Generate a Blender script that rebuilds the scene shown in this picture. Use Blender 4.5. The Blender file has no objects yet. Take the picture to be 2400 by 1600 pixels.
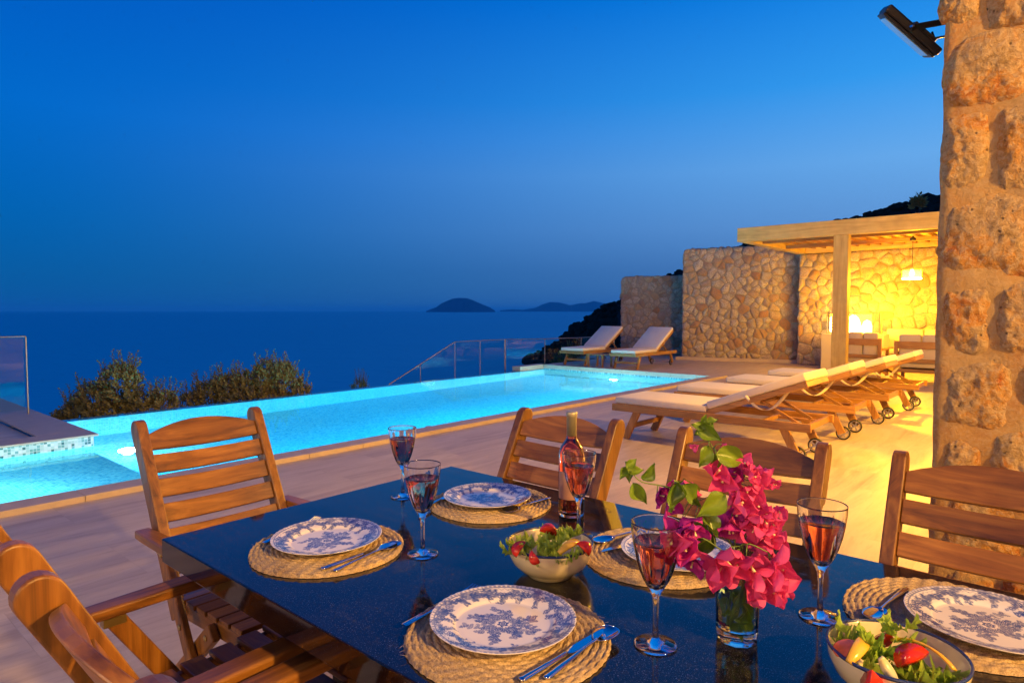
import bpy, bmesh, math, random
import numpy as np
from mathutils import Vector, Matrix, noise

R = math.radians
rng = random.Random(7)
sc = bpy.context.scene
col = sc.collection

# ------------------------------------------------------------------ camera, sky, exposure
CAM = Vector((1.802, -0.671, 1.36))
HEAD, PITCH, F = R(40.8), math.atan(72 / 1520), 1520.0
cam_d = bpy.data.cameras.new('camera')
cam_d.sensor_width = 36.0
cam_d.lens = 36.0 * F / 2400
cam_d.clip_start, cam_d.clip_end = 0.05, 200000
cam = bpy.data.objects.new('camera', cam_d)
cam.location = CAM
cam.rotation_euler = (R(90) - PITCH, 0, HEAD)
col.objects.link(cam)
sc.camera = cam
CM = cam.rotation_euler.to_matrix()

sc.view_settings.view_transform = 'Standard'
sc.view_settings.look = 'None'
sc.view_settings.exposure = 0.0
sc.view_settings.gamma = 1.0
sc.render.engine = 'CYCLES'
sc.cycles.use_denoising = True
sc.cycles.max_bounces = 14
sc.cycles.transparent_max_bounces = 16
sc.cycles.transmission_bounces = 12
sc.cycles.caustics_reflective = False
sc.cycles.caustics_refractive = True
sc.cycles.sample_clamp_indirect = 4.0
sc.cycles.blur_glossy = 0.5
sc.cycles.volume_bounces = 3


def ray(px, py):
    return CM @ Vector((px - 1200, -(py - 800), -F))


def G(px, py, z=0.0):
    """a pixel of the 2400 x 1600 photograph dropped on the horizontal plane z"""
    d = ray(px, py)
    return CAM + d * ((z - CAM.z) / d.z)


def PV(px, py, v):
    d = ray(px, py)
    return CAM + d * ((v - CAM.y) / d.y)


def PU(px, py, u):
    d = ray(px, py)
    return CAM + d * ((u - CAM.x) / d.x)


FWD = CM @ Vector((0, 0, -1))


def PD(px, py, dist):
    return CAM + ray(px, py) * (dist / F)


def lin(r, g, b):
    f = lambda c: (c / 255) / 12.92 if c <= 10 else ((c / 255 + .055) / 1.055) ** 2.4
    return (f(r), f(g), f(b), 1)


# node helper -------------------------------------------------------------
class NT:
    def __init__(s, tree):
        s.t = tree
        s.t.nodes.clear()

    def n(s, typ, ins=None, **props):
        nd = s.t.nodes.new(typ)
        for k, v in props.items():
            setattr(nd, k, v)
        for k, v in (ins or {}).items():
            s.set(nd, k, v)
        return nd

    def set(s, nd, k, v):
        sock = nd.inputs[k]
        if isinstance(v, bpy.types.NodeSocket):
            s.t.links.new(v, sock)
        elif isinstance(v, bpy.types.Node):
            s.t.links.new(v.outputs[0], sock)
        else:
            sock.default_value = v

    def math(s, op, a, b=0.0, c=None):
        nd = s.n('ShaderNodeMath', operation=op)
        s.set(nd, 0, a)
        s.set(nd, 1, b)
        if c is not None:
            s.set(nd, 2, c)
        return nd.outputs[0]

    def ramp(s, fac, stops, interp='LINEAR'):
        nd = s.n('ShaderNodeValToRGB')
        cr = nd.color_ramp
        cr.interpolation = interp
        while len(cr.elements) < len(stops):
            cr.elements.new(0.5)
        for e, (p, c) in zip(cr.elements, stops):
            e.position = p
            e.color = c if len(c) == 4 else (*c, 1)
        s.set(nd, 0, fac)
        return nd.outputs[0]

    def mix(s, fac, a, b, blend='MIX'):
        nd = s.n('ShaderNodeMix', data_type='RGBA', blend_type=blend)
        for i, v in ((0, fac), (6, a), (7, b)):
            if isinstance(v, bpy.types.NodeSocket):
                s.t.links.new(v, nd.inputs[i])
            else:
                nd.inputs[i].default_value = v if i == 0 or len(v) == 4 else (*v, 1)
        return nd.outputs[2]

    def noise(s, vec, scale, detail=4, rough=.55, dist=0.0, out=0):
        nd = s.n('ShaderNodeTexNoise', {'Scale': scale, 'Detail': detail, 'Roughness': rough, 'Distortion': dist})
        if vec is not None:
            s.set(nd, 'Vector', vec)
        return nd.outputs[out]

    def map(s, vec, scale=(1, 1, 1), loc=(0, 0, 0), rot=(0, 0, 0)):
        nd = s.n('ShaderNodeMapping', {'Vector': vec, 'Scale': scale, 'Location': loc, 'Rotation': rot})
        return nd.outputs[0]


world = bpy.data.worlds.new('World')
sc.world = world
world.use_nodes = True
w = NT(world.node_tree)
tc = w.n('ShaderNodeTexCoord')
sep = w.n('ShaderNodeSeparateXYZ', {0: tc.outputs['Generated']})
el = w.math('MAXIMUM', sep.outputs[2], 0.0)
az = HEAD - R(50)                     # the side of the sky where the last light hangs
bx, by = -math.sin(az), math.cos(az)
flat = w.n('ShaderNodeVectorMath', {0: tc.outputs['Generated'], 1: (1, 1, 0)}, operation='MULTIPLY')
flat = w.n('ShaderNodeVectorMath', {0: flat.outputs[0]}, operation='NORMALIZE')
dot = w.n('ShaderNodeVectorMath', {0: flat.outputs[0], 1: (bx, by, 0)}, operation='DOT_PRODUCT').outputs['Value']
azf = w.math('POWER', w.math('MAXIMUM', w.math('MULTIPLY_ADD', dot, 0.95, 0.04), 0.0), 2.2)
left = w.ramp(el, [(0, lin(10, 88, 156)), (.05, lin(6, 94, 164)), (.12, lin(0, 100, 180)), (.25, lin(0, 106, 204)),
                   (.43, lin(0, 88, 194)), (1, lin(0, 48, 120))])
right = w.ramp(el, [(0, lin(74, 120, 178)), (.06, lin(84, 130, 190)), (.12, lin(104, 158, 220)), (.2, lin(110, 178, 242)),
                    (.3, lin(56, 162, 246)), (.43, lin(0, 130, 232)), (1, lin(0, 56, 140))])
skyc = w.mix(azf, left, right)
bg = w.n('ShaderNodeBackground', {'Color': skyc, 'Strength': 1.0})
w.n('ShaderNodeOutputWorld', {0: bg})


# ------------------------------------------------------------------ materials
def new_mat(name):
    m = bpy.data.materials.new(name)
    m.use_nodes = True
    return m, NT(m.node_tree)


def finish(t, bsdf, disp=None):
    t.n('ShaderNodeOutputMaterial', {0: bsdf})


def principled(t, **k):
    names = dict(base='Base Color', rough='Roughness', metal='Metallic', ior='IOR', trans='Transmission Weight',
                 coat='Coat Weight', coat_rough='Coat Roughness', normal='Normal', spec='Specular IOR Level',
                 sss='Subsurface Weight', emis='Emission Color', estr='Emission Strength', sheen='Sheen Weight', alpha='Alpha')
    ins = {}
    for a, v in k.items():
        if a in ('base', 'emis') and isinstance(v, tuple) and len(v) == 3:
            v = (*v, 1)
        ins[names[a]] = v
    return t.n('ShaderNodeBsdfPrincipled', ins)


def bump(t, h, strength=.3, dist=.01):
    return t.n('ShaderNodeBump', {'Height': h, 'Strength': strength, 'Distance': dist}).outputs[0]


def simple(name, base, rough=.5, metal=0., varied=.12, scale=30., **k):
    m, t = new_mat(name)
    c = t.n('ShaderNodeTexCoord').outputs['Object']
    nz = t.noise(c, scale)
    a = tuple(x * (1 - varied) for x in base)
    b = tuple(min(1, x * (1 + varied)) for x in base)
    cl = t.mix(nz, a, b)
    finish(t, principled(t, base=cl, rough=rough, metal=metal, **k))
    return m


def wood(name, axis, dark, mid, light, rough=.40, coat=.12, sc_=1.0):
    m, t = new_mat(name)
    c = t.n('ShaderNodeTexCoord').outputs['Object']
    rnd = t.n('ShaderNodeObjectInfo').outputs['Random']
    off = t.n('ShaderNodeCombineXYZ', {0: t.math('MULTIPLY', rnd, 13.), 1: t.math('MULTIPLY', rnd, 7.), 2: t.math('MULTIPLY', rnd, 29.)})
    v = t.n('ShaderNodeVectorMath', {0: c, 1: off.outputs[0]}, operation='ADD').outputs[0]
    s = [26 * sc_] * 3
    s[axis] = 2.2 * sc_
    mp = t.map(v, scale=tuple(s))
    n1 = t.noise(mp, 1.0, 5, .6, 1.2)
    s2 = [150 * sc_] * 3
    s2[axis] = 5 * sc_
    n2 = t.noise(t.map(v, scale=tuple(s2)), 1.0, 3, .6)
    n3 = t.noise(t.map(v, scale=(5, 5, 5)), 1.0, 2)
    base = t.ramp(n1, [(.28, dark), (.5, mid), (.72, light)])
    base = t.mix(t.math('MULTIPLY', n2, .45), base, tuple(x * .35 for x in dark), 'MIX')
    k = t.math('MULTIPLY_ADD', rnd, .45, .72)
    k2 = t.math('MULTIPLY', k, t.math('MULTIPLY_ADD', n3, .5, .75))
    hsv = t.n('ShaderNodeHueSaturation', {'Color': base, 'Value': k2})
    bp = bump(t, n2, .12, .002)
    finish(t, principled(t, base=hsv.outputs[0], rough=t.math('MULTIPLY_ADD', n1, .2, rough - .1), coat=coat, coat_rough=.25, normal=bp))
    return m


def W3(name, dark, mid, light, **k):
    return [wood(name + '_' + a, i, dark, mid, light, **k) for i, a in enumerate('xyz')]


TEAK = W3('teak', (.085, .029, .004), (.26, .098, .012), (.43, .185, .03))
LOUNGE_WOOD = W3('lounger_wood', (.27, .12, .03), (.42, .21, .06), (.55, .30, .10), rough=.5, coat=.05)
PINE = W3('pine', (.48, .31, .08), (.64, .44, .13), (.74, .56, .20), rough=.6, coat=0., sc_=.35)


def stone_mat(name, ramp_cols, bscale=18., relief=.02, pit=.0, rough=.9):
    m, t = new_mat(name)
    c = t.n('ShaderNodeTexCoord').outputs['Object']
    rnd = t.n('ShaderNodeObjectInfo').outputs['Random']
    off = t.n('ShaderNodeCombineXYZ', {0: t.math('MULTIPLY', rnd, 37.), 1: t.math('MULTIPLY', rnd, 17.), 2: 0.})
    v = t.n('ShaderNodeVectorMath', {0: c, 1: off.outputs[0]}, operation='ADD').outputs[0]
    tone = t.ramp(rnd, ramp_cols, 'LINEAR')
    n1 = t.noise(v, bscale * .35, 5, .6, .6)
    rust = t.ramp(n1, [(.5, (0, 0, 0)), (.68, (1, 1, 1))])
    cc = t.mix(t.math('MULTIPLY', rust, .65), tone, (.42, .19, .07))
    n2 = t.noise(v, bscale * 2.2, 6, .7)
    cc = t.mix(t.math('MULTIPLY', t.ramp(n2, [(.3, (0, 0, 0)), (.55, (1, 1, 1))]), .75), tuple(x * .45 for x in (.5, .42, .3)), cc)
    n3 = t.noise(v, bscale * 6, 5, .75)
    cc = t.mix(t.math('MULTIPLY', t.ramp(n3, [(.55, (0, 0, 0)), (.75, (1, 1, 1))]), .5), cc, (.62, .55, .42))
    h = t.math('ADD', t.math('MULTIPLY', n2, 1.0), t.math('MULTIPLY', n3, .6))
    finish(t, principled(t, base=cc, rough=rough, spec=.25, normal=bump(t, h, .9, relief)))
    return m


WALLSTONE = stone_mat('wall_stone', [(0, (.66, .54, .38)), (.3, (.54, .46, .35)), (.55, (.74, .63, .47)), (.78, (.62, .44, .25)), (.92, (.50, .23, .10)), (1, (.46, .43, .38))], 14)


def pillar_mat(name='pillar_stone', plain=False):
    m, t = new_mat(name)
    c = t.n('ShaderNodeTexCoord').outputs['Object']
    rnd = t.n('ShaderNodeObjectInfo').outputs['Random']
    off = t.n('ShaderNodeCombineXYZ', {0: t.math('MULTIPLY', rnd, 37.), 1: t.math('MULTIPLY', rnd, 17.), 2: 0.})
    v = t.n('ShaderNodeVectorMath', {0: c, 1: off.outputs[0]}, operation='ADD').outputs[0]
    big = t.noise(v, 7, 4, .6, .8)
    gr = t.noise(v, 75, 5, .72, .4)
    fine_ = t.noise(v, 190, 4, .7)
    tone = t.ramp(big, [(.3, (.36, .23, .10)), (.44, (.52, .34, .16)), (.56, (.60, .29, .07)), (.70, (.46, .12, .03))])
    tone = t.mix(t.math('MULTIPLY', t.ramp(gr, [(.47, (0, 0, 0)), (.60, (1, 1, 1))]), .6), tone, (.70, .52, .32))
    tone = t.mix(t.math('MULTIPLY', t.ramp(gr, [(.30, (1, 1, 1)), (.42, (0, 0, 0))]), .7), tone, (.12, .07, .035))
    pits = t.n('ShaderNodeTexVoronoi', {'Vector': v, 'Scale': 26.}).outputs['Distance']
    pit = t.math('MULTIPLY', t.ramp(pits, [(.06, (1, 1, 1)), (.14, (0, 0, 0))]), t.ramp(big, [(.45, (1, 1, 1)), (.6, (0, 0, 0))]))
    tone = t.mix(t.math('MULTIPLY', pit, .7), tone, (.07, .04, .02))
    if plain:
        tone = t.mix(.62, tone, t.mix(t.noise(v, 3.2, 5, .65), (.30, .19, .08), (.52, .33, .13)))
    h = t.math('SUBTRACT', t.math('ADD', gr, t.math('MULTIPLY', fine_, .4)), t.math('MULTIPLY', pit, .5))
    finish(t, principled(t, base=tone, rough=.9, spec=.25, normal=bump(t, h, .8 if plain else 1., .006 if plain else .014)))
    return m


PILLARSTONE = pillar_mat()
PJOINT = pillar_mat('pillar_joint', True)


def mortar(name, base, scale=20):
    m, t = new_mat(name)
    c = t.n('ShaderNodeTexCoord').outputs['Object']
    n1 = t.noise(c, scale * .2, 4, .6)
    n2 = t.noise(t.map(c, scale=(1, 1, 3)), scale * 2.5, 5, .7)
    cc = t.mix(n1, tuple(x * .78 for x in base), tuple(x * 1.18 for x in base))
    finish(t, principled(t, base=cc, rough=.95, spec=.2, normal=bump(t, n2, .5, .006)))
    return m


MORTAR = mortar('mortar', (.38, .32, .245))
PMORTAR = mortar('pillar_mortar', (.43, .28, .13), 34)
PLASTER = mortar('plaster', (.55, .48, .38), 8)


def floor_mat():
    m, t = new_mat('travertine_tiles')
    c = t.n('ShaderNodeTexCoord').outputs['Object']
    br = t.n('ShaderNodeTexBrick', {'Vector': t.map(c, rot=(0, 0, R(90))), 'Scale': 1.0, 'Mortar Size': .0018, 'Mortar Smooth': .3,
                                    'Brick Width': 1.2, 'Row Height': .6, 'Color1': (.0, .0, .0, 1), 'Color2': (1, 1, 1, 1), 'Mortar': (.5, .5, .5, 1)})
    br.offset = .5
    tid = t.n('ShaderNodeSeparateColor', {0: br.outputs['Color']}).outputs[0]
    off = t.n('ShaderNodeCombineXYZ', {0: t.math('MULTIPLY', tid, 9.), 1: t.math('MULTIPLY', tid, 5.), 2: tid})
    v = t.n('ShaderNodeVectorMath', {0: c, 1: off.outputs[0]}, operation='ADD').outputs[0]
    s1 = t.noise(t.map(v, scale=(7, 1.0, 4)), 1.0, 6, .62, .9)
    s2 = t.noise(t.map(v, scale=(46, 4.5, 10)), 1.0, 4, .7, .4)
    s3 = t.noise(t.map(c, scale=(.35, .35, .35)), 1.0, 3)
    base = t.ramp(s1, [(.3, (.40, .31, .23)), (.48, (.54, .44, .34)), (.7, (.64, .54, .44))])
    streak = t.ramp(s2, [(.33, (1, 1, 1)), (.46, (0, 0, 0))])
    base = t.mix(t.math('MULTIPLY', streak, .26), base, (.26, .19, .14))
    base = t.mix(t.math('MULTIPLY', t.math('ABSOLUTE', t.math('SUBTRACT', tid, .5)), .10), base, (.33, .26, .2))
    base = t.mix(t.math('MULTIPLY', br.outputs['Fac'], .22), base, (.25, .19, .15))
    base = t.mix(t.math('MULTIPLY', s3, .22), base, (.27, .21, .16))
    h = t.math('SUBTRACT', t.math('MULTIPLY', s2, .25), t.math('MULTIPLY', br.outputs['Fac'], .6))
    finish(t, principled(t, base=base, rough=t.math('MULTIPLY_ADD', s1, .25, .36), spec=.4, normal=bump(t, h, .35, .004)))
    return m


FLOOR = floor_mat()
COPING = simple('coping_stone', (.50, .40, .30), .55, varied=.18, scale=9)


def mosaic(name, a, b, cols, cell=.03):
    m, t = new_mat(name)
    c = t.n('ShaderNodeTexCoord').outputs['Object']
    s = t.n('ShaderNodeSeparateXYZ', {0: c})
    A = t.math('DIVIDE', s.outputs[a], cell)
    B = t.math('DIVIDE', s.outputs[b], cell)
    ids = t.n('ShaderNodeCombineXYZ', {0: t.math('FLOOR', A), 1: t.math('FLOOR', B), 2: 3.7})
    wn = t.n('ShaderNodeTexWhiteNoise', {'Vector': ids.outputs[0]}, noise_dimensions='3D')
    colr = t.ramp(wn.outputs['Value'], cols, 'CONSTANT')
    fa = t.math('ABSOLUTE', t.math('SUBTRACT', t.math('FRACT', A), .5))
    fb = t.math('ABSOLUTE', t.math('SUBTRACT', t.math('FRACT', B), .5))
    g = t.math('GREATER_THAN', t.math('MAXIMUM', fa, fb), .43)
    cc = t.mix(g, colr, (.62, .70, .70))
    finish(t, principled(t, base=cc, rough=.25, normal=bump(t, g, -.3, .003)))
    return m


BANDC = [(0, (.50, .66, .62)), (.25, (.62, .75, .72)), (.42, (.16, .36, .33)), (.6, (.40, .58, .55)), (.74, (.05, .15, .15)), (.82, (.70, .78, .76)), (.93, (.20, .42, .42))]
POOLC = [(0, (.30, .68, .80)), (.35, (.40, .76, .86)), (.6, (.16, .52, .70)), (.8, (.52, .82, .88))]
MOS_XZ, MOS_YZ = mosaic('mosaic_band_xz', 0, 2, BANDC), mosaic('mosaic_band_yz', 1, 2, BANDC)
DARKC = [(0, (.10, .22, .24)), (.3, (.22, .38, .40)), (.5, (.05, .12, .14)), (.7, (.30, .48, .5)), (.85, (.12, .3, .34))]
MOSD_XZ = mosaic('mosaic_dark_band', 0, 2, DARKC)
PM_XY, PM_XZ, PM_YZ = mosaic('pool_tile_xy', 0, 1, POOLC), mosaic('pool_tile_xz', 0, 2, POOLC), mosaic('pool_tile_yz', 1, 2, POOLC)


def thin_glass(name, tint=(.9, .97, .96), ior=1.45, rough=.0, scratch=0.):
    m, t = new_mat(name)
    bf = t.n('ShaderNodeNewGeometry').outputs['Backfacing']
    fr = t.n('ShaderNodeFresnel', {'IOR': t.math('MULTIPLY_ADD', bf, 1 / ior - ior, ior)})
    tr = t.n('ShaderNodeBsdfTransparent', {0: (*tint, 1)})
    gl = t.n('ShaderNodeBsdfGlossy', {'Color': (1, 1, 1, 1), 'Roughness': rough})
    mx = t.n('ShaderNodeMixShader', {0: fr.outputs[0], 1: tr.outputs[0], 2: gl.outputs[0]})
    finish(t, mx)
    return m


def frosted(name, c_):
    m, t = new_mat(name)
    tr = t.n('ShaderNodeBsdfTransparent', {0: (*c_, 1)})
    tl = t.n('ShaderNodeBsdfTranslucent', {0: (*c_, 1)})
    finish(t, t.n('ShaderNodeMixShader', {0: .35, 1: tr.outputs[0], 2: tl.outputs[0]}))
    return m


PANE = thin_glass('railing_glass', (.80, .92, .92))


def water_mat():
    m, t = new_mat('pool_water')
    c = t.n('ShaderNodeTexCoord').outputs['Object']
    n1 = t.noise(c, 2.2, 3, .5)
    n2 = t.noise(c, 9, 3, .5)
    h = t.math('ADD', n1, t.math('MULTIPLY', n2, .25))
    nm = bump(t, h, .25, .012)
    finish(t, t.n('ShaderNodeBsdfGlass', {'Color': (.52, .97, 1., 1), 'IOR': 1.33, 'Roughness': .0, 'Normal': nm}))
    return m


WATER = water_mat()


def sea_mat():
    m, t = new_mat('sea_water')
    c = t.n('ShaderNodeTexCoord').outputs['Object']
    n1 = t.noise(t.map(c, scale=(.02, .02, 1)), 1.0, 6, .6)
    n0 = t.noise(t.map(c, scale=(.0012, .0012, 1)), 1.0, 3, .6)
    cc = t.mix(n0, (.03, .56, .60), (.03, .62, .66))
    finish(t, principled(t, base=cc, rough=.5, spec=.2, normal=bump(t, n1, .5, 6.)))
    return m


SEA = sea_mat()


def granite():
    m, t = new_mat('black_granite')
    c = t.n('ShaderNodeTexCoord').outputs['Object']
    n1 = t.noise(c, 420, 2, .6)
    n2 = t.noise(c, 55, 5, .7)
    n3 = t.noise(t.map(c, scale=(3, 9, 3)), 1.0, 7, .75, 1.5)
    base = t.mix(t.ramp(n1, [(.60, (0, 0, 0)), (.72, (1, 1, 1))]), (.005, .005, .007), (.10, .10, .12))
    dust = t.ramp(t.math('MULTIPLY', n2, n3), [(.26, (0, 0, 0)), (.44, (1, 1, 1))])
    base = t.mix(t.math('MULTIPLY', dust, .12), base, (.20, .18, .17))
    rough = t.math('MULTIPLY_ADD', dust, .22, .06)
    finish(t, principled(t, base=base, rough=rough, ior=1.6, normal=bump(t, n2, .02, .002)))
    return m


GRANITE = granite()


def glass(name, base=(1, 1, 1), ior=1.5, rough=0.):
    m, t = new_mat(name)
    finish(t, t.n('ShaderNodeBsdfGlass', {'Color': (*base, 1), 'IOR': ior, 'Roughness': rough}))
    return m


CRYSTAL = glass('crystal', (.98, .99, 1), 1.5)
VASEGLASS = glass('vase_glass', (.97, 1, .98), 1.45)
WINE = glass('rose_wine', (.99, .54, .46), 1.33)
BOTTLE_WINE = glass('bottled_rose', (.985, .55, .34), 1.33)
BOTTLEGLASS = glass('bottle_glass', (.99, .93, .88), 1.5)
VASEWATER = glass('vase_water', (.95, 1., .82), 1.33)
STEEL = simple('polished_steel', (.72, .72, .74), .09, 1.0, .04)
BRASS = simple('dull_brass', (.5, .36, .14), .35, 1.0)
CHROME = simple('wheel_alloy', (.6, .6, .6), .3, 1.0)
RUBBER = simple('black_rubber', (.02, .02, .02), .6)
BLACKM = simple('black_metal', (.025, .02, .018), .45, .3)
RAILM = simple('brushed_railing', (.30, .28, .28), .45, .9)
CERAMIC = simple('cream_glaze', (.84, .72, .44), .18, varied=.05, scale=6, coat=.5)
NAVY = simple('navy_glaze', (.03, .05, .16), .25)
FOIL = simple('bottle_foil', (.48, .42, .26), .42, .55, .08)
LABELM = simple('bottle_label', (.42, .22, .16), .6)


def canvas(name, base, scale=260):
    m, t = new_mat(name)
    c = t.n('ShaderNodeTexCoord').outputs['Object']
    n1 = t.noise(c, scale, 2, .5)
    n2 = t.noise(t.map(c, scale=(3, 9, 3)), 1.0, 4, .6, .5)
    cc = t.mix(n2, tuple(x * .9 for x in base), tuple(min(1, x * 1.06) for x in base))
    h = t.math('ADD', t.math('MULTIPLY', n1, .08), n2)
    finish(t, principled(t, base=cc, rough=.9, spec=.2, sheen=.15, normal=bump(t, h, .35, .02)))
    return m


CANVAS = canvas('cream_canvas', (.74, .67, .56))
CUSHION = canvas('grey_cushion', (.55, .47, .37))


def straw():
    m, t = new_mat('braided_jute')
    c = t.n('ShaderNodeTexCoord').outputs['Object']
    n1 = t.noise(c, 330, 4, .7)
    n2 = t.noise(c, 16, 4, .6)
    at = t.n('ShaderNodeAttribute', attribute_name='groove').outputs['Fac']
    cc = t.ramp(n1, [(.3, (.30, .19, .08)), (.5, (.58, .42, .22)), (.72, (.76, .60, .37))])
    cc = t.mix(t.math('MULTIPLY', t.ramp(n2, [(.5, (0, 0, 0)), (.72, (1, 1, 1))]), .45), cc, (.30, .18, .08))
    finish(t, principled(t, base=cc, rough=.85, spec=.25, normal=bump(t, n1, .7, .0025)))
    return m


STRAW = straw()


def plate_mat():
    m, t = new_mat('printed_porcelain')
    at = t.n('ShaderNodeAttribute', attribute_name='print').outputs['Color']
    sp = t.n('ShaderNodeSeparateColor', {0: at})
    c = t.n('ShaderNodeTexCoord').outputs['Object']
    ink = t.mix(t.noise(c, 260, 3, .7), (.018, .040, .21), (.09, .15, .40))
    cc = t.mix(sp.outputs[0], (.80, .76, .73), ink)
    finish(t, principled(t, base=cc, rough=.14, coat=.4, coat_rough=.05))
    return m


PLATE = plate_mat()


def leafy(name, a, b, rough=.45, sss=.0, trans_col=None, scale=12.):
    m, t = new_mat(name)
    c = t.n('ShaderNodeTexCoord').outputs['Object']
    rnd = t.n('ShaderNodeObjectInfo').outputs['Random']
    n = t.noise(c, scale * 4, 4, .6)
    f = t.math('MULTIPLY_ADD', rnd, .5, t.math('MULTIPLY', n, .6))
    cc = t.mix(f, a, b)
    pr = principled(t, base=cc, rough=rough, normal=bump(t, n, .25, .004))
    tl = t.n('ShaderNodeBsdfTranslucent', {0: cc})
    finish(t, t.n('ShaderNodeMixShader', {0: .3, 1: pr.outputs[0], 2: tl.outputs[0]}))
    return m


BUSHLEAF = leafy('olive_leaf', (.17, .155, .045), (.36, .31, .09), .8, scale=2.)
GREENLEAF = leafy('glossy_leaf', (.05, .14, .012), (.28, .40, .03), .32)
BRACT = leafy('magenta_bract', (.58, .006, .16), (.94, .14, .44), .7)
BRACTP = leafy('purple_bract', (.34, .008, .22), (.70, .04, .44), .7)
LETTUCE = leafy('lettuce', (.20, .42, .03), (.58, .70, .12), .4)
STEMG = simple('green_stem', (.16, .24, .05), .5)
STEMB = simple('bark', (.16, .11, .07), .8)
TOMATO = simple('tomato_flesh', (.72, .035, .015), .18, varied=.35, scale=60)
TOMSEED = simple('tomato_pulp', (.80, .16, .05), .2, varied=.4, scale=120)
PEPPER = simple('yellow_pepper', (.85, .50, .05), .2, varied=.2, scale=20)
ONION = simple('onion_piece', (.68, .62, .32), .25, varied=.15, scale=40)
CENTRE = simple('flower_centre', (.85, .75, .45), .5)
HILLM, t_ = new_mat('hill_scrub')
_c = t_.n('ShaderNodeTexCoord').outputs['Object']
_n = t_.noise(_c, .05, 6, .7)
_n2 = t_.noise(_c, .4, 5, .7)
finish(t_, principled(t_, base=t_.mix(t_.math('MULTIPLY', _n, _n2), (.012, .016, .014), (.10, .10, .09)), rough=1., spec=.1, normal=bump(t_, _n2, .8, 2.)))
SCRUB = simple('scrub_crowns', (.02, .028, .018), 1., varied=.4, scale=1, spec=.05)
ISLE = simple('island_rock', (.10, .12, .20), 1., varied=.2, scale=.002, spec=0.)  # blue of the distance haze is put into the rock colour
ROCK = simple('slope_earth', (.13, .11, .08), 1., varied=.3, scale=.6)


def emit(name, colr, strength):
    m, t = new_mat(name)
    finish(t, t.n('ShaderNodeEmission', {0: (*colr, 1), 1: strength}))
    return m


GLOW = emit('lamp_glow', (1., .80, .38), 22.)
GLOWBOX_M = emit('mantle_glow', (1., .84, .42), 7.)
POOLGLOW = emit('pool_lamp_glow', (.55, .95, 1.), 14.)


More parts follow.
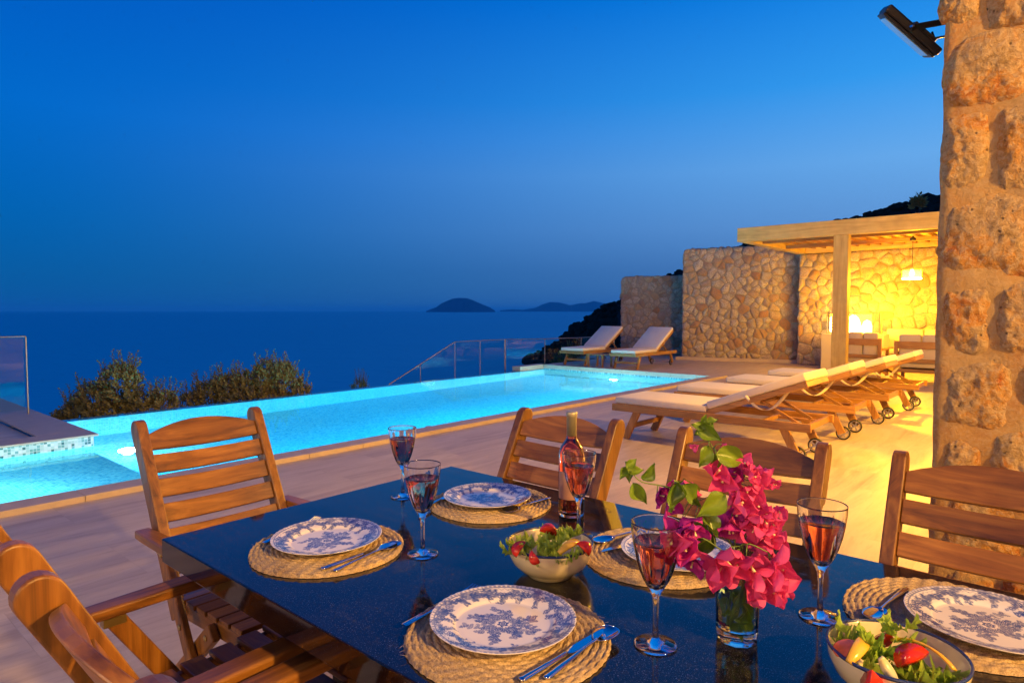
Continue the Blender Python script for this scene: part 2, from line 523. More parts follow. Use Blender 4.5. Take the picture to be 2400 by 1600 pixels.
# ------------------------------------------------------------------ mesh helpers
class MB:
    def __init__(s):
        s.v, s.f = [], []

    def add(s, vs, fs):
        o = len(s.v)
        s.v += [tuple(p) for p in vs]
        s.f += [tuple(i + o for i in f) for f in fs]
        return s

    def box(s, a, b):
        (x0, y0, z0), (x1, y1, z1) = a, b
        vs = [(x, y, z) for z in (z0, z1) for x, y in ((x0, y0), (x1, y0), (x1, y1), (x0, y1))]
        return s.add(vs, [(3, 2, 1, 0), (4, 5, 6, 7), (0, 1, 5, 4), (1, 2, 6, 5), (2, 3, 7, 6), (3, 0, 4, 7)])

    def bar(s, p, q, wd, hd, side=(1, 0, 0)):
        """rectangular bar from p to q, wd along side, hd across"""
        p, q, sd = Vector(p), Vector(q), Vector(side)
        d = (q - p).normalized()
        sd = (sd - d * sd.dot(d)).normalized()
        up = d.cross(sd)
        vs = []
        for c in (p, q):
            for a, b in ((-1, -1), (1, -1), (1, 1), (-1, 1)):
                vs.append(c + sd * a * wd / 2 + up * b * hd / 2)
        return s.add(vs, [(0, 1, 2, 3), (7, 6, 5, 4), (0, 4, 5, 1), (1, 5, 6, 2), (2, 6, 7, 3), (3, 7, 4, 0)])

    def tube(s, pts, rad, n=8, caps=True):
        pts = [Vector(p) for p in pts]
        rr = rad if isinstance(rad, (list, tuple)) else [rad] * len(pts)
        vs, fs = [], []
        ref = Vector((.13, .31, .94))
        for i, p in enumerate(pts):
            d = (pts[min(i + 1, len(pts) - 1)] - pts[max(i - 1, 0)]).normalized()
            a = d.cross(ref)
            if a.length < 1e-3:
                a = d.cross(Vector((1, 0, 0)))
            a.normalize()
            b = d.cross(a)
            for k in range(n):
                t = 2 * math.pi * k / n
                vs.append(p + (a * math.cos(t) + b * math.sin(t)) * rr[i])
        for i in range(len(pts) - 1):
            for k in range(n):
                fs.append((i * n + k, i * n + (k + 1) % n, (i + 1) * n + (k + 1) % n, (i + 1) * n + k))
        if caps:
            fs.append(tuple(reversed(range(n))))
            fs.append(tuple((len(pts) - 1) * n + k for k in range(n)))
        return s.add(vs, fs)

    def lathe(s, prof, n=48, mod=None, close=False):
        vs, fs = [], []
        for (r, z) in prof:
            for k in range(n):
                t = 2 * math.pi * k / n
                rr = r * (mod(t, z, r) if mod else 1)
                vs.append((rr * math.cos(t), rr * math.sin(t), z))
        m = len(prof)
        for i in range(m - 1 + (1 if close else 0)):
            j = (i + 1) % m
            for k in range(n):
                fs.append((i * n + k, i * n + (k + 1) % n, j * n + (k + 1) % n, j * n + k))
        if not close:
            if prof[0][0] > 1e-6:
                fs.append(tuple(reversed(range(n))))
            if prof[-1][0] > 1e-6:
                fs.append(tuple((m - 1) * n + k for k in range(n)))
        return s.add(vs, fs)

    def prism(s, poly, z0, z1):
        n = len(poly)
        vs = [(x, y, z0) for x, y in poly] + [(x, y, z1) for x, y in poly]
        fs = [tuple(reversed(range(n))), tuple(range(n, 2 * n))]
        fs += [(i, (i + 1) % n, n + (i + 1) % n, n + i) for i in range(n)]
        return s.add(vs, fs)

    def xf(s, M):
        s.v = [tuple(M @ Vector(p)) for p in s.v]
        return s

    def mesh(s, name, mat_, smooth=False):
        me = bpy.data.meshes.new(name)
        me.from_pydata(s.v, [], s.f)
        me.materials.append(mat_)
        if smooth:
            me.polygons.foreach_set('use_smooth', [True] * len(me.polygons))
        me.update()
        return me

    def obj(s, name, mat_, parent=None, smooth=False, bevel=0., seg=2, loc=None, angle=None):
        me = s.mesh(name, mat_, smooth)
        o = bpy.data.objects.new(name, me)
        col.objects.link(o)
        if parent:
            o.parent = parent
        if loc is not None:
            o.location = loc
        if bevel:
            bv = o.modifiers.new('bevel', 'BEVEL')
            bv.width, bv.segments, bv.limit_method = bevel, seg, 'ANGLE'
            bv.angle_limit = R(40)
        return o


def weld(o, d=1e-5):
    bm = bmesh.new()
    bm.from_mesh(o.data)
    bmesh.ops.remove_doubles(bm, verts=bm.verts, dist=d)
    bmesh.ops.recalc_face_normals(bm, faces=bm.faces)
    bm.to_mesh(o.data)
    bm.free()
    return o


def tag(o, label=None, cat=None, group=None, kind=None):
    if label: o['label'] = label
    if cat: o['category'] = cat
    if group: o['group'] = group
    if kind: o['kind'] = kind
    return o


def thing(name, label, cat, loc=(0, 0, 0), rz=0., group=None):
    o = bpy.data.objects.new(name, None)
    o.empty_display_size = .1
    col.objects.link(o)
    o.location, o.rotation_euler = loc, (0, 0, rz)
    return tag(o, label, cat, group)


def struct(mb, name, m, **k):
    return tag(mb.obj(name, m, **k), kind='structure')


def dup(o, parent=None, root=True):
    c = o.copy()
    col.objects.link(c)
    if parent:
        c.parent = parent
    for ch in list(o.children):
        dup(ch, c, False)
    return c


# ------------------------------------------------------------------ sea, land, islands
SEAZ = -45.0
struct(MB().add([(-90000, -90000, SEAZ), (90000, -90000, SEAZ), (90000, 90000, SEAZ), (-90000, 90000, SEAZ)], [(0, 1, 2, 3)]), 'sea', SEA)


def skyline(name, pts, dist, mat_, depth=2500, bumpy=0.):
    """a hill or island whose crest runs through the given pixels at the given distance"""
    crest = []
    for i in range(len(pts) - 1):
        for k in range(6):
            t = k / 6
            x = pts[i][0] * (1 - t) + pts[i + 1][0] * t
            y = pts[i][1] * (1 - t) + pts[i + 1][1] * t
            crest.append((x, y))
    crest.append(pts[-1])
    base = [PD(x, 728, dist) for x, y in crest]
    fw = Vector((FWD.x, FWD.y, 0)).normalized()
    vs, fs = [], []
    rows = [(-1, 0), (-.6, .42), (-.3, .78), (0, 1), (.5, .6), (1, 0)]
    for i, (x, y) in enumerate(crest):
        top = PD(x, y, dist).z
        h = max(top - SEAZ, 4)
        for (o_, k) in rows:
            sp = min(1, h / (dist * .02) + .15)
            p = base[i] + fw * o_ * depth * sp
            nz = noise.noise(Vector((i * .35, o_ * 2.2, dist * .001))) * .10 * h if 0 < k < 1 else 0
            vs.append((p.x, p.y, SEAZ - 2 + (h + 2) * k + nz))
    nr = len(rows)
    for i in range(len(crest) - 1):
        for j in range(nr - 1):
            a = i * nr + j
            fs.append((a, a + nr, a + nr + 1, a + 1))
    return struct(MB().add(vs, fs), name, mat_, smooth=True)


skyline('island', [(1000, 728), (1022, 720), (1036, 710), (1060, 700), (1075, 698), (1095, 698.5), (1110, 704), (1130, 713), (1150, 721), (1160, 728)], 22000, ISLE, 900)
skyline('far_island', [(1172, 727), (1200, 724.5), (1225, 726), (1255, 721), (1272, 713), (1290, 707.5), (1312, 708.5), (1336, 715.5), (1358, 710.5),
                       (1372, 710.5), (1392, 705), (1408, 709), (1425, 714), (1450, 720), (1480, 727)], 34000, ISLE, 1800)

# headland: crest pixels with their distances
CR = [(1238, 838, 560), (1256, 829, 545), (1285, 812, 520), (1310, 800, 500), (1322, 786, 490), (1340, 778, 470), (1352, 760, 450), (1375, 752, 430), (1390, 738, 415),
      (1410, 728, 400), (1422, 716, 392), (1443, 708, 380), (1500, 682, 360), (1575, 643, 335), (1640, 618, 320), (1728, 577, 300), (1850, 548, 285),
      (1960, 520, 275), (2010, 509, 270), (2060, 497, 265), (2085, 490, 262), (2110, 484, 260), (2140, 471, 257), (2170, 463, 255), (2200, 457, 252), (2300, 430, 250), (2500, 380, 250), (2900, 330, 250)]
vs, fs = [], []
crest = []
for i in range(len(CR) - 1):
    for k in range(5):
        t = k / 5
        crest.append([CR[i][j] * (1 - t) + CR[i + 1][j] * t for j in range(3)])
rows = [(0, 1.0), (.06, .90), (.14, .76), (.25, .58), (.4, .38), (.55, .2), (.75, .06), (1.0, -.02)]
fw = Vector((FWD.x, FWD.y, 0)).normalized()
for i, (x, y, dd) in enumerate(crest):
    top = PD(x, y, dd)
    h = top.z - SEAZ
    run = min(dd * .55, h * 1.9 + 20)
    vs.append((top.x + fw.x * 160, top.y + fw.y * 160, SEAZ - 5))
    for j, (o_, k) in enumerate(rows):
        nz = noise.noise(Vector((i * .23, o_ * 9., 1.7))) * 7 * min(1, h / 40) if j else 0
        p = top - fw * run * o_
        vs.append((p.x, p.y, SEAZ + h * k + nz))
nr = len(rows) + 1
for i in range(len(crest) - 1):
    for j in range(nr - 1):
        a = i * nr + j
        fs.append((a, a + 1, a + nr + 1, a + nr))
struct(MB().add(vs, fs), 'headland', HILLM, smooth=True)
# maquis on the headland, one mass
bush = MB()
ico = bmesh.new()
bmesh.ops.create_icosphere(ico, subdivisions=2, radius=1)
iv = [v.co.copy() for v in ico.verts]
jf = [tuple(v.index for v in f.verts) for f in ico.faces]
ico.free()
r2 = random.Random(3)
for k in range(900):
    i = r2.randrange(len(crest))
    x, y, dd = crest[i]
    top = PD(x + r2.uniform(-9, 9), y, dd)
    h = top.z - SEAZ
    o_ = r2.random() ** 2.2 * .55
    kk = np.interp(o_, [a for a, b in rows], [b for a, b in rows])
    run = min(dd * .55, h * 1.9 + 20)
    p = top - fw * run * o_
    s = r2.uniform(1.2, 3.4) * (.75 if o_ < .03 else 1.2)
    ctr = Vector((p.x, p.y, SEAZ + h * kk - s * .25))
    sd = r2.random() * 50
    vv = [ctr + Vector((q.x * 1.2, q.y * 1.2, q.z * .9)) * s * (1 + .55 * noise.noise(q * 2.3 + Vector((sd, 0, 0)))) for q in iv]
    bush.add(vv, jf)
tag(bush.obj('hillside_scrub', SCRUB), kind='stuff')

# earth slope falling from the terrace to the sea
sl = MB()
prof = [(-8.6, -1.2), (-9.5, -1.9), (-12, -3.3), (-16, -6.5), (-24, -14), (-45, -30), (-80, -50)]
vs, fs = [], []
for i in range(41):
    yv = -40 + i * 3.2
    for (u, z) in prof:
        q = noise.noise(Vector((u * .2, yv * .2, 0))) * (.5 if u > -9 else 1.1)
        vs.append((u, yv, z + q))
npf = len(prof)
for i in range(40):
    for j in range(npf - 1):
        a = i * npf + j
        fs.append((a, a + npf, a + npf + 1, a + 1))
struct(MB().add(vs, fs), 'hillside', ROCK, smooth=True)

# ------------------------------------------------------------------ terrace and pool
UE, UI = -3.70, -8.07          # near edge and overflow edge of the pool
VE, VS, US = 12.0, 1.61, -6.10  # far end, the shelf line, the shelf's left wall
WZ = -.085
struct(MB().box((-3.49, -8, -.3), (14, 32, 0)), 'terrace_floor', FLOOR)
struct(MB().box((-8.35, VE + .22, -.3), (-3.4901, 15.0, 0.0)).box((-9.2, 15.0, -.3), (-3.4901, 32, 0.0)), 'end_floor', FLOOR)
# copings, cut into slabs
k = 0
v0 = -4.0
while v0 < VE + .2:
    v1 = min(v0 + .60, VE + .2)
    o = struct(MB().box((UE - .02, v0 + .0015, -.06), (-3.492, v1 - .0015, .042)), 'coping_slab', COPING, bevel=.004)
    v0 = v1
u0 = -8.25
while u0 < UE - .03:
    u1 = min(u0 + .6, UE - .021)
    struct(MB().box((u0 + .0015, VE - .02, -.06), (u1 - .0015, VE + .22, .03)), 'coping_slab', COPING, bevel=.004)
    u0 = u1
struct(MB().box((-8.35, VE - .9, -.08), (-8.10, VE + .22, .03)), 'coping_corner', COPING, bevel=.004)
# raised platform on the left with a sunk strip
struct(MB().box((-16, -4, -.055), (US - .3206, VS - .4206, .0)), 'platform_slab', FLOOR)
struct(MB().box((US - .32, -4, .020), (US + .03, VS + .05, .042)).box((-16, VS - .42, .020), (US - .3205, VS + .05, .042)), 'platform_rim', COPING, bevel=.004)
# basin
struct(MB().box((UI, VS, -1.52), (UE, VE, -1.4)), 'pool_floor', PM_XY)
struct(MB().box((US, -4, -.62), (UE, VS, -.42)), 'pool_shelf', PM_XY)
struct(MB().box((US, VS - .1, -1.5), (UE, VS - .001, -.6201)), 'pool_step_wall', PM_XZ)
struct(MB().box((UE + .001, -4, -1.6), (UE + .14, VE, -.061)), 'pool_near_wall', PM_YZ)
struct(MB().box((UI - .2, VE + .001, -1.6), (UE + .14, VE + .14, -.061)), 'pool_end_wall', MOSD_XZ)
struct(MB().box((UI - .22, VS - 1.2, -2.2), (UI - .001, VE, WZ - .006)), 'pool_overflow_wall', PM_YZ)
struct(MB().box((-12, VS - .12, -1.6), (US, VS - .001, .0195)), 'pool_left_wall', PM_XZ)
struct(MB().box((US - .12, -4, -.62), (US - .001, VS - .121, .0195)), 'pool_shelf_wall', MOS_YZ)
struct(MB().box((US - .5, VS + .0005, WZ - .06), (US + .012, VS + .006, .0190)), 'pool_shelf_return', MOS_XZ)
struct(MB().box((US - .0005, -4, WZ - .5), (US + .010, VS + .004, .0192)), 'pool_waterline_band', MOS_YZ)
struct(MB().add([(UI - .2, VS + .007, WZ), (US + .013, VS + .007, WZ), (US + .013, -4, WZ), (UE, -4, WZ), (UE, VE, WZ), (UI - .2, VE, WZ)],
                [(0, 1, 2, 3, 4, 5)]), 'pool_water', WATER)


def light(name, typ, loc, energy, colr, parent=None, radius=.05, **k):
    d = bpy.data.lights.new(name, typ)
    d.energy, d.color = energy, colr
    if typ in ('POINT', 'SPOT'):
        d.shadow_soft_size = radius
    for a, v in k.items():
        setattr(d, a, v)
    o = bpy.data.objects.new(name, d)
    o.location = loc
    col.objects.link(o)
    if parent:
        o.parent = parent
    return o


CY = (.0, .64, 1.)
plab = ['added unseen underwater lamp in the shallow shelf wall', 'added unseen underwater lamp low in the near wall close to the shelf', 'added unseen underwater lamp halfway along the near wall',
        'added unseen underwater lamp in the near wall by the far loungers', 'added unseen underwater lamp in the end wall by the far corner']
for i, (x, y, z, e, rot) in enumerate([(UE - .01, -.6, -.24, 380, 0), (UE - .01, 2.6, -.6, 420, 0), (UE - .01, 6.2, -.6, 520, 0), (UE - .01, 9.6, -.6, 520, 0)]):  # unseen cyan lamps added to light the whole basin evenly
    t = thing('pool_lamp', plab[i], 'lamp', (x, y, z), 0, 'underwater pool lamps')
    MB().lathe([(.11, 0), (.11, .012), (.09, .02)], 24).xf(Matrix.Rotation(R(-90), 4, 'Y')).obj('rim', STEEL, t)
    MB().lathe([(.085, .0205), (.06, .028), (.001, .03)], 24).xf(Matrix.Rotation(R(-90), 4, 'Y')).obj('lens', POOLGLOW, t, True)
    light('pool_light', 'POINT', (-.30, 0, 0), e, CY, t, .12)
# two lamps let into the pool floor, the ones that show as bright patches


def under(px, py, depth):
    S = G(px, py, WZ)
    d = S - CAM
    hd = Vector((d.x, d.y, 0))
    sn = hd.length / d.length / 1.33
    return S + hd.normalized() * depth * sn / math.sqrt(1 - sn * sn) - Vector((0, 0, depth))


for lab, (px, py), e in (('dazzling white lamp in the pool floor towards the far loungers', (1440, 893), 1000), ('white lamp in the pool floor just beyond the shallow shelf', (300, 1064), 60)):
    S = under(px, py, 1.395 + WZ)
    t = thing('pool_lamp', lab, 'lamp', (S.x, S.y, -1.398), 0, 'underwater pool lamps')
    MB().lathe([(.08, 0), (.08, .014), (.056, .02)], 24).obj('rim', CHROME, t)
    MB().lathe([(.055, .0205), (.04, .03), (.001, .034)], 24).obj('lens', POOLGLOW, t, True)
    light('pool_light', 'POINT', (0, 0, .32 if e > 500 else .2), e, (.85, 1., 1.), t, .10)
light('shelf_fill_light', 'POINT', (-4.6, .1, -.15), 240, (.42, .9, 1.), None, .1)  # bare light without a fitting, added to whiten the shallow shelf

# skimmer lid on the coping
sk = thing('skimmer_lid', 'small pale skimmer lid let into the coping behind the wine glasses', 'skimmer lid', (0, 0, 0))
q = G(1005, 1000, .04)
MB().box((UE - .07, q.y - .16, -.02), (UE - .021, q.y + .16, .012)).obj('plate', RAILM, sk, bevel=.004)
MB().lathe([(.045, .0), (.045, .02), (.03, .026)], 20).obj('knob', COPING, sk, True, loc=(UE - .045, q.y + .04, .012))

# ------------------------------------------------------------------ glass railings
def railing(name, label, pts, base, post_every=None, hand=.012):
    """pts: list of (top point, bottom z)"""
    t = thing(name, label, 'railing', (pts[0][0][0], pts[0][0][1], pts[0][1]))
    o0 = Vector(t.location)
    for i in range(len(pts) - 1):
        a, b = Vector(pts[i][0]) - o0, Vector(pts[i + 1][0]) - o0
        za, zb = pts[i][1] - o0.z, pts[i + 1][1] - o0.z
        d = Vector((b.x - a.x, b.y - a.y, 0)).normalized()
        g = .03
        a2, b2 = a + d * g, b - d * g
        n = Vector((-d.y, d.x, 0)) * .005
        vs = []
        for s_ in (-1, 1):
            vs += [Vector((a2.x, a2.y, za + .05)) + n * s_, Vector((b2.x, b2.y, zb + .05)) + n * s_, b2 + n * s_ - Vector((0, 0, .02)), a2 + n * s_ - Vector((0, 0, .02))]
        MB().add(vs, [(0, 1, 2, 3), (7, 6, 5, 4), (0, 4, 5, 1), (1, 5, 6, 2), (2, 6, 7, 3), (3, 7, 4, 0)]).obj('glass_pane', PANE, t)
        weld(t.children[-1])
        MB().tube([a, b], hand, 8).obj('handrail', RAILM, t)
    for (p, zb) in pts:
        p = Vector(p) - o0
        MB().tube([(p.x, p.y, zb - o0.z), (p.x, p.y, p.z)], .011, 8).obj('post', RAILM, t)
    return t


def on_line(px, py, u):
    return PU(px, py, u)


UR = -9.35
pp = []
for (x, y) in ((860, 934), (908, 903), (985, 853), (1066, 801)):
    p = PU(x, y, UR)
    pp.append((p, p.z - 1.0))
ztop = pp[-1][0].z
for x in (1125, 1182.7):
    p = PU(x, 798 if x < 1150 else 795, UR)
    pp.append(((p.x, p.y, ztop), ztop - 1.0))
railing('glass_railing', 'glass railing with a thin rail stepping down beyond the pool', pp, 0)
a = pp[-1][0]
pq = [((a[0] + .004, a[1] + .03, ztop), ztop - 1.0)]
for x in (1277, 1362, 1440):
    p = G(x, 792, ztop)
    f = {1277: 17.2, 1362: 18.0, 1440: 19.2}[x]
    p = PD(x, 792, f)
    pq.append(((p.x, p.y, ztop), -.4))
railing('glass_railing', 'low glass railing along the terrace end behind the two far loungers', pq, 0)
pl = [G(71, 968, .042), ]
p1 = pl[0]
railing('glass_railing', 'glass balustrade with metal posts on the raised platform at the left edge',
        [((p1.x, p1.y - .02, 1.03), .042), ((p1.x, p1.y - .36, 1.03), .042), ((p1.x, p1.y - 1.6, 1.03), .042)], 0)

# ------------------------------------------------------------------ stone walls
def clip_poly(poly, px, py, nx, ny):
    out = []
    n = len(poly)
    for i in range(n):
        a, b = poly[i], poly[(i + 1) % n]
        da = (a[0] - px) * nx + (a[1] - py) * ny
        db = (b[0] - px) * nx + (b[1] - py) * ny
        if da <= 0:
            out.append(a)
        if (da < 0 < db) or (db < 0 < da):
            t = da / (da - db)
            out.append((a[0] + (b[0] - a[0]) * t, a[1] + (b[1] - a[1]) * t))
    return out


def cells(outline, n, seed, relax=2):
    r = random.Random(seed)
    xs = [p[0] for p in outline]
    ys = [p[1] for p in outline]
    x0, x1, y0, y1 = min(xs), max(xs), min(ys), max(ys)
    pts = []
    sp = math.sqrt((x1 - x0) * (y1 - y0) / n)
    tries = 0
    while len(pts) < n and tries < n * 60:
        tries += 1
        p = (r.uniform(x0, x1), r.uniform(y0, y1))
        dmin = sp * (r.choice((.38, .55, .8, 1.0)) if tries < n * 30 else .36)
        if all((p[0] - q[0]) ** 2 + (p[1] - q[1]) ** 2 > dmin * dmin for q in pts):
            pts.append(p)
    for it in range(relax):
        res, newp = [], []
        for i, p in enumerate(pts):
            poly = list(outline)
            near = sorted(((q[0] - p[0]) ** 2 + (q[1] - p[1]) ** 2, q) for j, q in enumerate(pts) if j != i)[:16]
            for _, q in near:
                poly = clip_poly(poly, (p[0] + q[0]) / 2, (p[1] + q[1]) / 2, q[0] - p[0], q[1] - p[1])
                if len(poly) < 3:
                    break
            if len(poly) < 3:
                continue
            cx = sum(a for a, b in poly) / len(poly)
            cy = sum(b for a, b in poly) / len(poly)
            res.append(((cx, cy), poly))
            newp.append((p[0] * .75 + cx * .25, p[1] * .75 + cy * .25))
        pts = newp
    return res


def stone_mesh(poly, c, gap, depth, r, name='stone'):
    P = [Vector((x - c[0], y - c[1])) for x, y in poly]
    # chaikin once, drop tiny edges
    Q = []
    n = len(P)
    for i in range(n):
        a, b = P[i], P[(i + 1) % n]
        if (b - a).length < .012:
            Q.append((a + b) / 2)
            continue
        k = r.uniform(.09, .22)
        Q.append(a.lerp(b, k))
        Q.append(a.lerp(b, 1 - k))
    size = max(q.length for q in Q)
    vs, fs = [], []
    m = len(Q)
    rad = sum(q.length for q in Q) / m
    sc0 = max(.55, 1 - gap / rad)
    jit = [1 + r.uniform(-.07, .05) for _ in Q]
    dp = depth * r.uniform(.6, 1.25)
    tx, ty = r.uniform(-.12, .12), r.uniform(-.12, .12)
    for (s, z) in ((sc0, -.03), (sc0 * .985, dp * .55), (sc0 * .86, dp)):
        for q, j in zip(Q, jit):
            vs.append((q.x * s * j, q.y * s * j, z + (q.x * tx + q.y * ty if z > 0 else 0)))
    vs.append((0, 0, dp * 1.12))
    for k in range(2):
        for i in range(m):
            fs.append((k * m + i, k * m + (i + 1) % m, (k + 1) * m + (i + 1) % m, (k + 1) * m + i))
    for i in range(m):
        fs.append((2 * m + i, 2 * m + (i + 1) % m, 3 * m))
    return MB().add(vs, fs)


def stone_wall(name, label, A, B, z0, z1, thick, n, seed, rounded=True, cat='wall', both=True):
    """wall face from A to B (the face looks to the right-hand side of A->B)"""
    A, B = Vector((A[0], A[1], 0)), Vector((B[0], B[1], 0))
    L = (B - A).length
    H = z1 - z0
    ang = math.atan2(B.y - A.y, B.x - A.x)
    t = thing(name, label, cat, (A.x, A.y, z0), ang)
    rr = .14 if rounded else 0
    outline = [(0, 0), (L, 0), (L, H)] + ([(rr, H), (rr * .3, H - rr * .3), (0, H - rr)] if rounded else [(0, H)])
    core = MB()
    nn = len(outline)
    ins = .018
    o2 = [(min(max(x, ins), L - ins), min(max(y, 0), H - ins)) for x, y in outline]
    core.add([(x, 0, y) for x, y in o2] + [(x, thick, y) for x, y in o2],
             [tuple(range(nn)), tuple(reversed(range(nn, 2 * nn)))] + [((i + 1) % nn, i, nn + i, nn + (i + 1) % nn) for i in range(nn)])
    core.obj('mortar_core', MORTAR, t)
    r = random.Random(seed)
    M = Matrix(((1, 0, 0, 0), (0, 0, -1, 0), (0, 1, 0, 0), (0, 0, 0, 1)))
    for (c, poly) in cells(outline, n, seed):
        mb = stone_mesh(poly, c, .010, .034, r)
        mb.xf(M)
        mb.obj('stone', WALLSTONE, t, True, loc=(c[0], 0, c[1]))
    if both:   # the end face
        ol = [(0, 0), (thick, 0), (thick, H - rr), (0, H - rr)]
        M2 = Matrix(((0, 0, -1, 0), (-1, 0, 0, 0), (0, 1, 0, 0), (0, 0, 0, 1)))
        for (c, poly) in cells(ol, max(6, int(n * thick / L * .8)), seed + 1):
            mb = stone_mesh(poly, c, .012, .022, r)
            mb.xf(M2)
            mb.obj('stone', WALLSTONE, t, True, loc=(ins, thick - (thick - (thick - c[0])) if False else c[0], c[1]))
    # loose cap stones give the ragged top
    cx = .12
    cap = MB()
    while cx < L - .06:
        wd = r.uniform(.08, .2)
        poly = [(math.cos(a) * wd * .5, math.sin(a) * thick * .45) for a in [k * math.pi / 4 for k in range(8)]]
        mb = stone_mesh(poly, (0, 0), .004, r.uniform(.015, .04), r)
        mb.obj('cap_stone', WALLSTONE, t, True, loc=(cx, thick * .45, H - ins))
        cx += wd * .95
    return t


stone_wall('stone_wall', 'lower of the two rubble stone walls, behind the two far loungers', (-8.85, 16.85), (-7.0, 17.5), 0, 2.42, .45, 120, 11)
stone_wall('stone_wall', 'tall rubble stone wall between the low wall and the lit pavilion', (-6.42, 16.1), (-3.42, 16.95), 0, 3.07, .45, 230, 12)
struct(MB().add([(-6.5, 15.9, 0.002), (-3.45, 16.75, 0.002), (-3.45, 16.95, 0.002), (-6.5, 16.1, .002),
                 (-6.5, 15.9, .09), (-3.45, 16.75, .09), (-3.45, 16.95, .09), (-6.5, 16.1, .09)],
                [(3, 2, 1, 0), (4, 5, 6, 7), (0, 1, 5, 4), (1, 2, 6, 5), (2, 3, 7, 6), (3, 0, 4, 7)]), 'wall_plinth', COPING)
stone_wall('stone_wall', 'yellow lit rubble back wall inside the pavilion', (-3.45, 16.5), (2.6, 16.5), 0, 2.78, .4, 285, 13, rounded=False)

# ------------------------------------------------------------------ pavilion (pergola)
pv = thing('pergola', 'timber pergola of pale beams over the lit seating corner', 'pergola', (-3.5, 12.6, 0))
o0 = Vector(pv.location)


def pbox(name, a, b, m, bev=.008):
    return MB().box(tuple(Vector(a) - o0), tuple(Vector(b) - o0)).obj(name, m, pv, bevel=bev)


pbox('front_beam', (-3.5, 12.6, 2.78), (5.2, 12.80, 3.06), PINE[0])
pbox('end_beam', (-3.5, 12.803, 2.78), (-3.3, 16.9, 3.05), PINE[1])
pbox('back_beam', (-3.297, 16.45, 2.785), (5.2, 16.6, 2.98), PINE[0])
pl_, pr_ = PV(1950, 700, 12.6).x, PV(1985, 700, 12.6).x
pbox('post', (pl_, 12.61, 0), (pr_, 12.61 + .2, 2.778), PINE[2])
pbox('post', (4.4, 12.61, 0), (4.65, 12.81, 2.778), PINE[2])
pbox('inner_beam', (-3.297, 13.5, 2.80), (5.2, 13.56, 2.88), LOUNGE_WOOD[0], .003)
pbox('inner_beam', (-3.297, 15.0, 2.80), (5.2, 15.06, 2.88), LOUNGE_WOOD[0], .003)
x = -3.1
while x < 3.0:
    pbox('roof_slat', (x, 12.85, 2.883), (x + .05, 16.44, 2.93), LOUNGE_WOOD[1], .002)
    x += .24
pbox('roof_board', (-3.29, 12.81, 2.96), (5.2, 16.9, 2.985), PINE[1], 0)

# pendant lamp
q = PV(2137.5, 640, 14.7)
pd = thing('pendant_lamp', 'lit glass pendant lamp hanging under the pergola roof', 'pendant lamp', (q.x, q.y, q.z))
MB().lathe([(.002, .0), (.05, .0), (.06, .04), (.002, .10)], 20).xf(Matrix.Translation((0, 0, 2.88 - q.z - .1))).obj('ceiling_cap', BLACKM, pd, True)
MB().tube([(0, 0, .12), (0, 0, 2.8 - q.z)], .006, 6).obj('cord', BLACKM, pd)
MB().lathe([(.17, -.10), (.17, .06), (.166, .06), (.166, -.10)], 32, close=True).obj('glass_shade', frosted('shade_glass', (1, .85, .5)), pd)
weld(pd.children[-1])
MB().lathe([(.175, -.125), (.175, -.10), (.155, -.10), (.155, -.125)], 32, close=True).obj('rim', GLOW, pd)
MB().lathe([(.001, .075), (.03, .07), (.05, .02), (.055, -.02), (.035, -.06), (.001, -.075)], 20).obj('bulb', GLOW, pd, True)
WARM = (1., .485, .012)
light('pendant_light', 'POINT', (0, 0, -.16), 560, WARM, pd, .08)

# big lantern on a masonry counter
a, b = PV(1941, 781, 15.7), PV(2065, 731, 15.7)
cn = thing('stone_counter', 'plastered counter carrying the bright lantern behind the armchair', 'counter', (a.x, 15.5, 0))
MB().box((-.1, 0, 0), (b.x - a.x + .1, .6, a.z - .004)).obj('counter_block', PLASTER, cn, bevel=.01)
ln = thing('box_lantern', 'blazing rectangular glass lantern on the counter beside the pergola post', 'lantern', (a.x, 15.7, a.z))
wL, hL = b.x - a.x, b.z - a.z
for x in (0, wL):
    for y in (-.12, .12):
        MB().box((x - .008, y - .008, 0), (x + .008, y + .008, hL)).obj('frame_bar', BRASS, ln)
for z in (0.0, hL - .016):
    for y in (-.12, .12):
        MB().box((.0085, y - .008, z), (wL - .0085, y + .008, z + .016)).obj('frame_rail', BRASS, ln)
MB().box((.01, -.124, .02), (wL - .01, -.120, hL - .018)).obj('glass_pane', thin_glass('lantern_glass', (1, .95, .8)), ln)
r = random.Random(5)
for k in range(11):
    x = .10 + (wL - .25) * k / 12 + r.uniform(-.02, .02)
    hh = hL * (r.uniform(.72, .9) if k < 8 else r.uniform(.35, .7))
    MB().lathe([(.05, .02), (.085, .05), (.09, hh * .6), (.07, hh * .85), (.002, hh)], 12,
               mod=lambda t, z, rr: 1 + .25 * math.sin(3 * t + z * 30)).obj('flame', GLOWBOX_M, ln, True, loc=(x, r.uniform(-.05, .05), 0))
light('lantern_light', 'AREA', (wL * .45, -.16, hL * .5), 260, WARM, ln, shape='RECTANGLE', size=wL * .8, size_y=hL * .8).rotation_euler = (R(90), 0, 0)


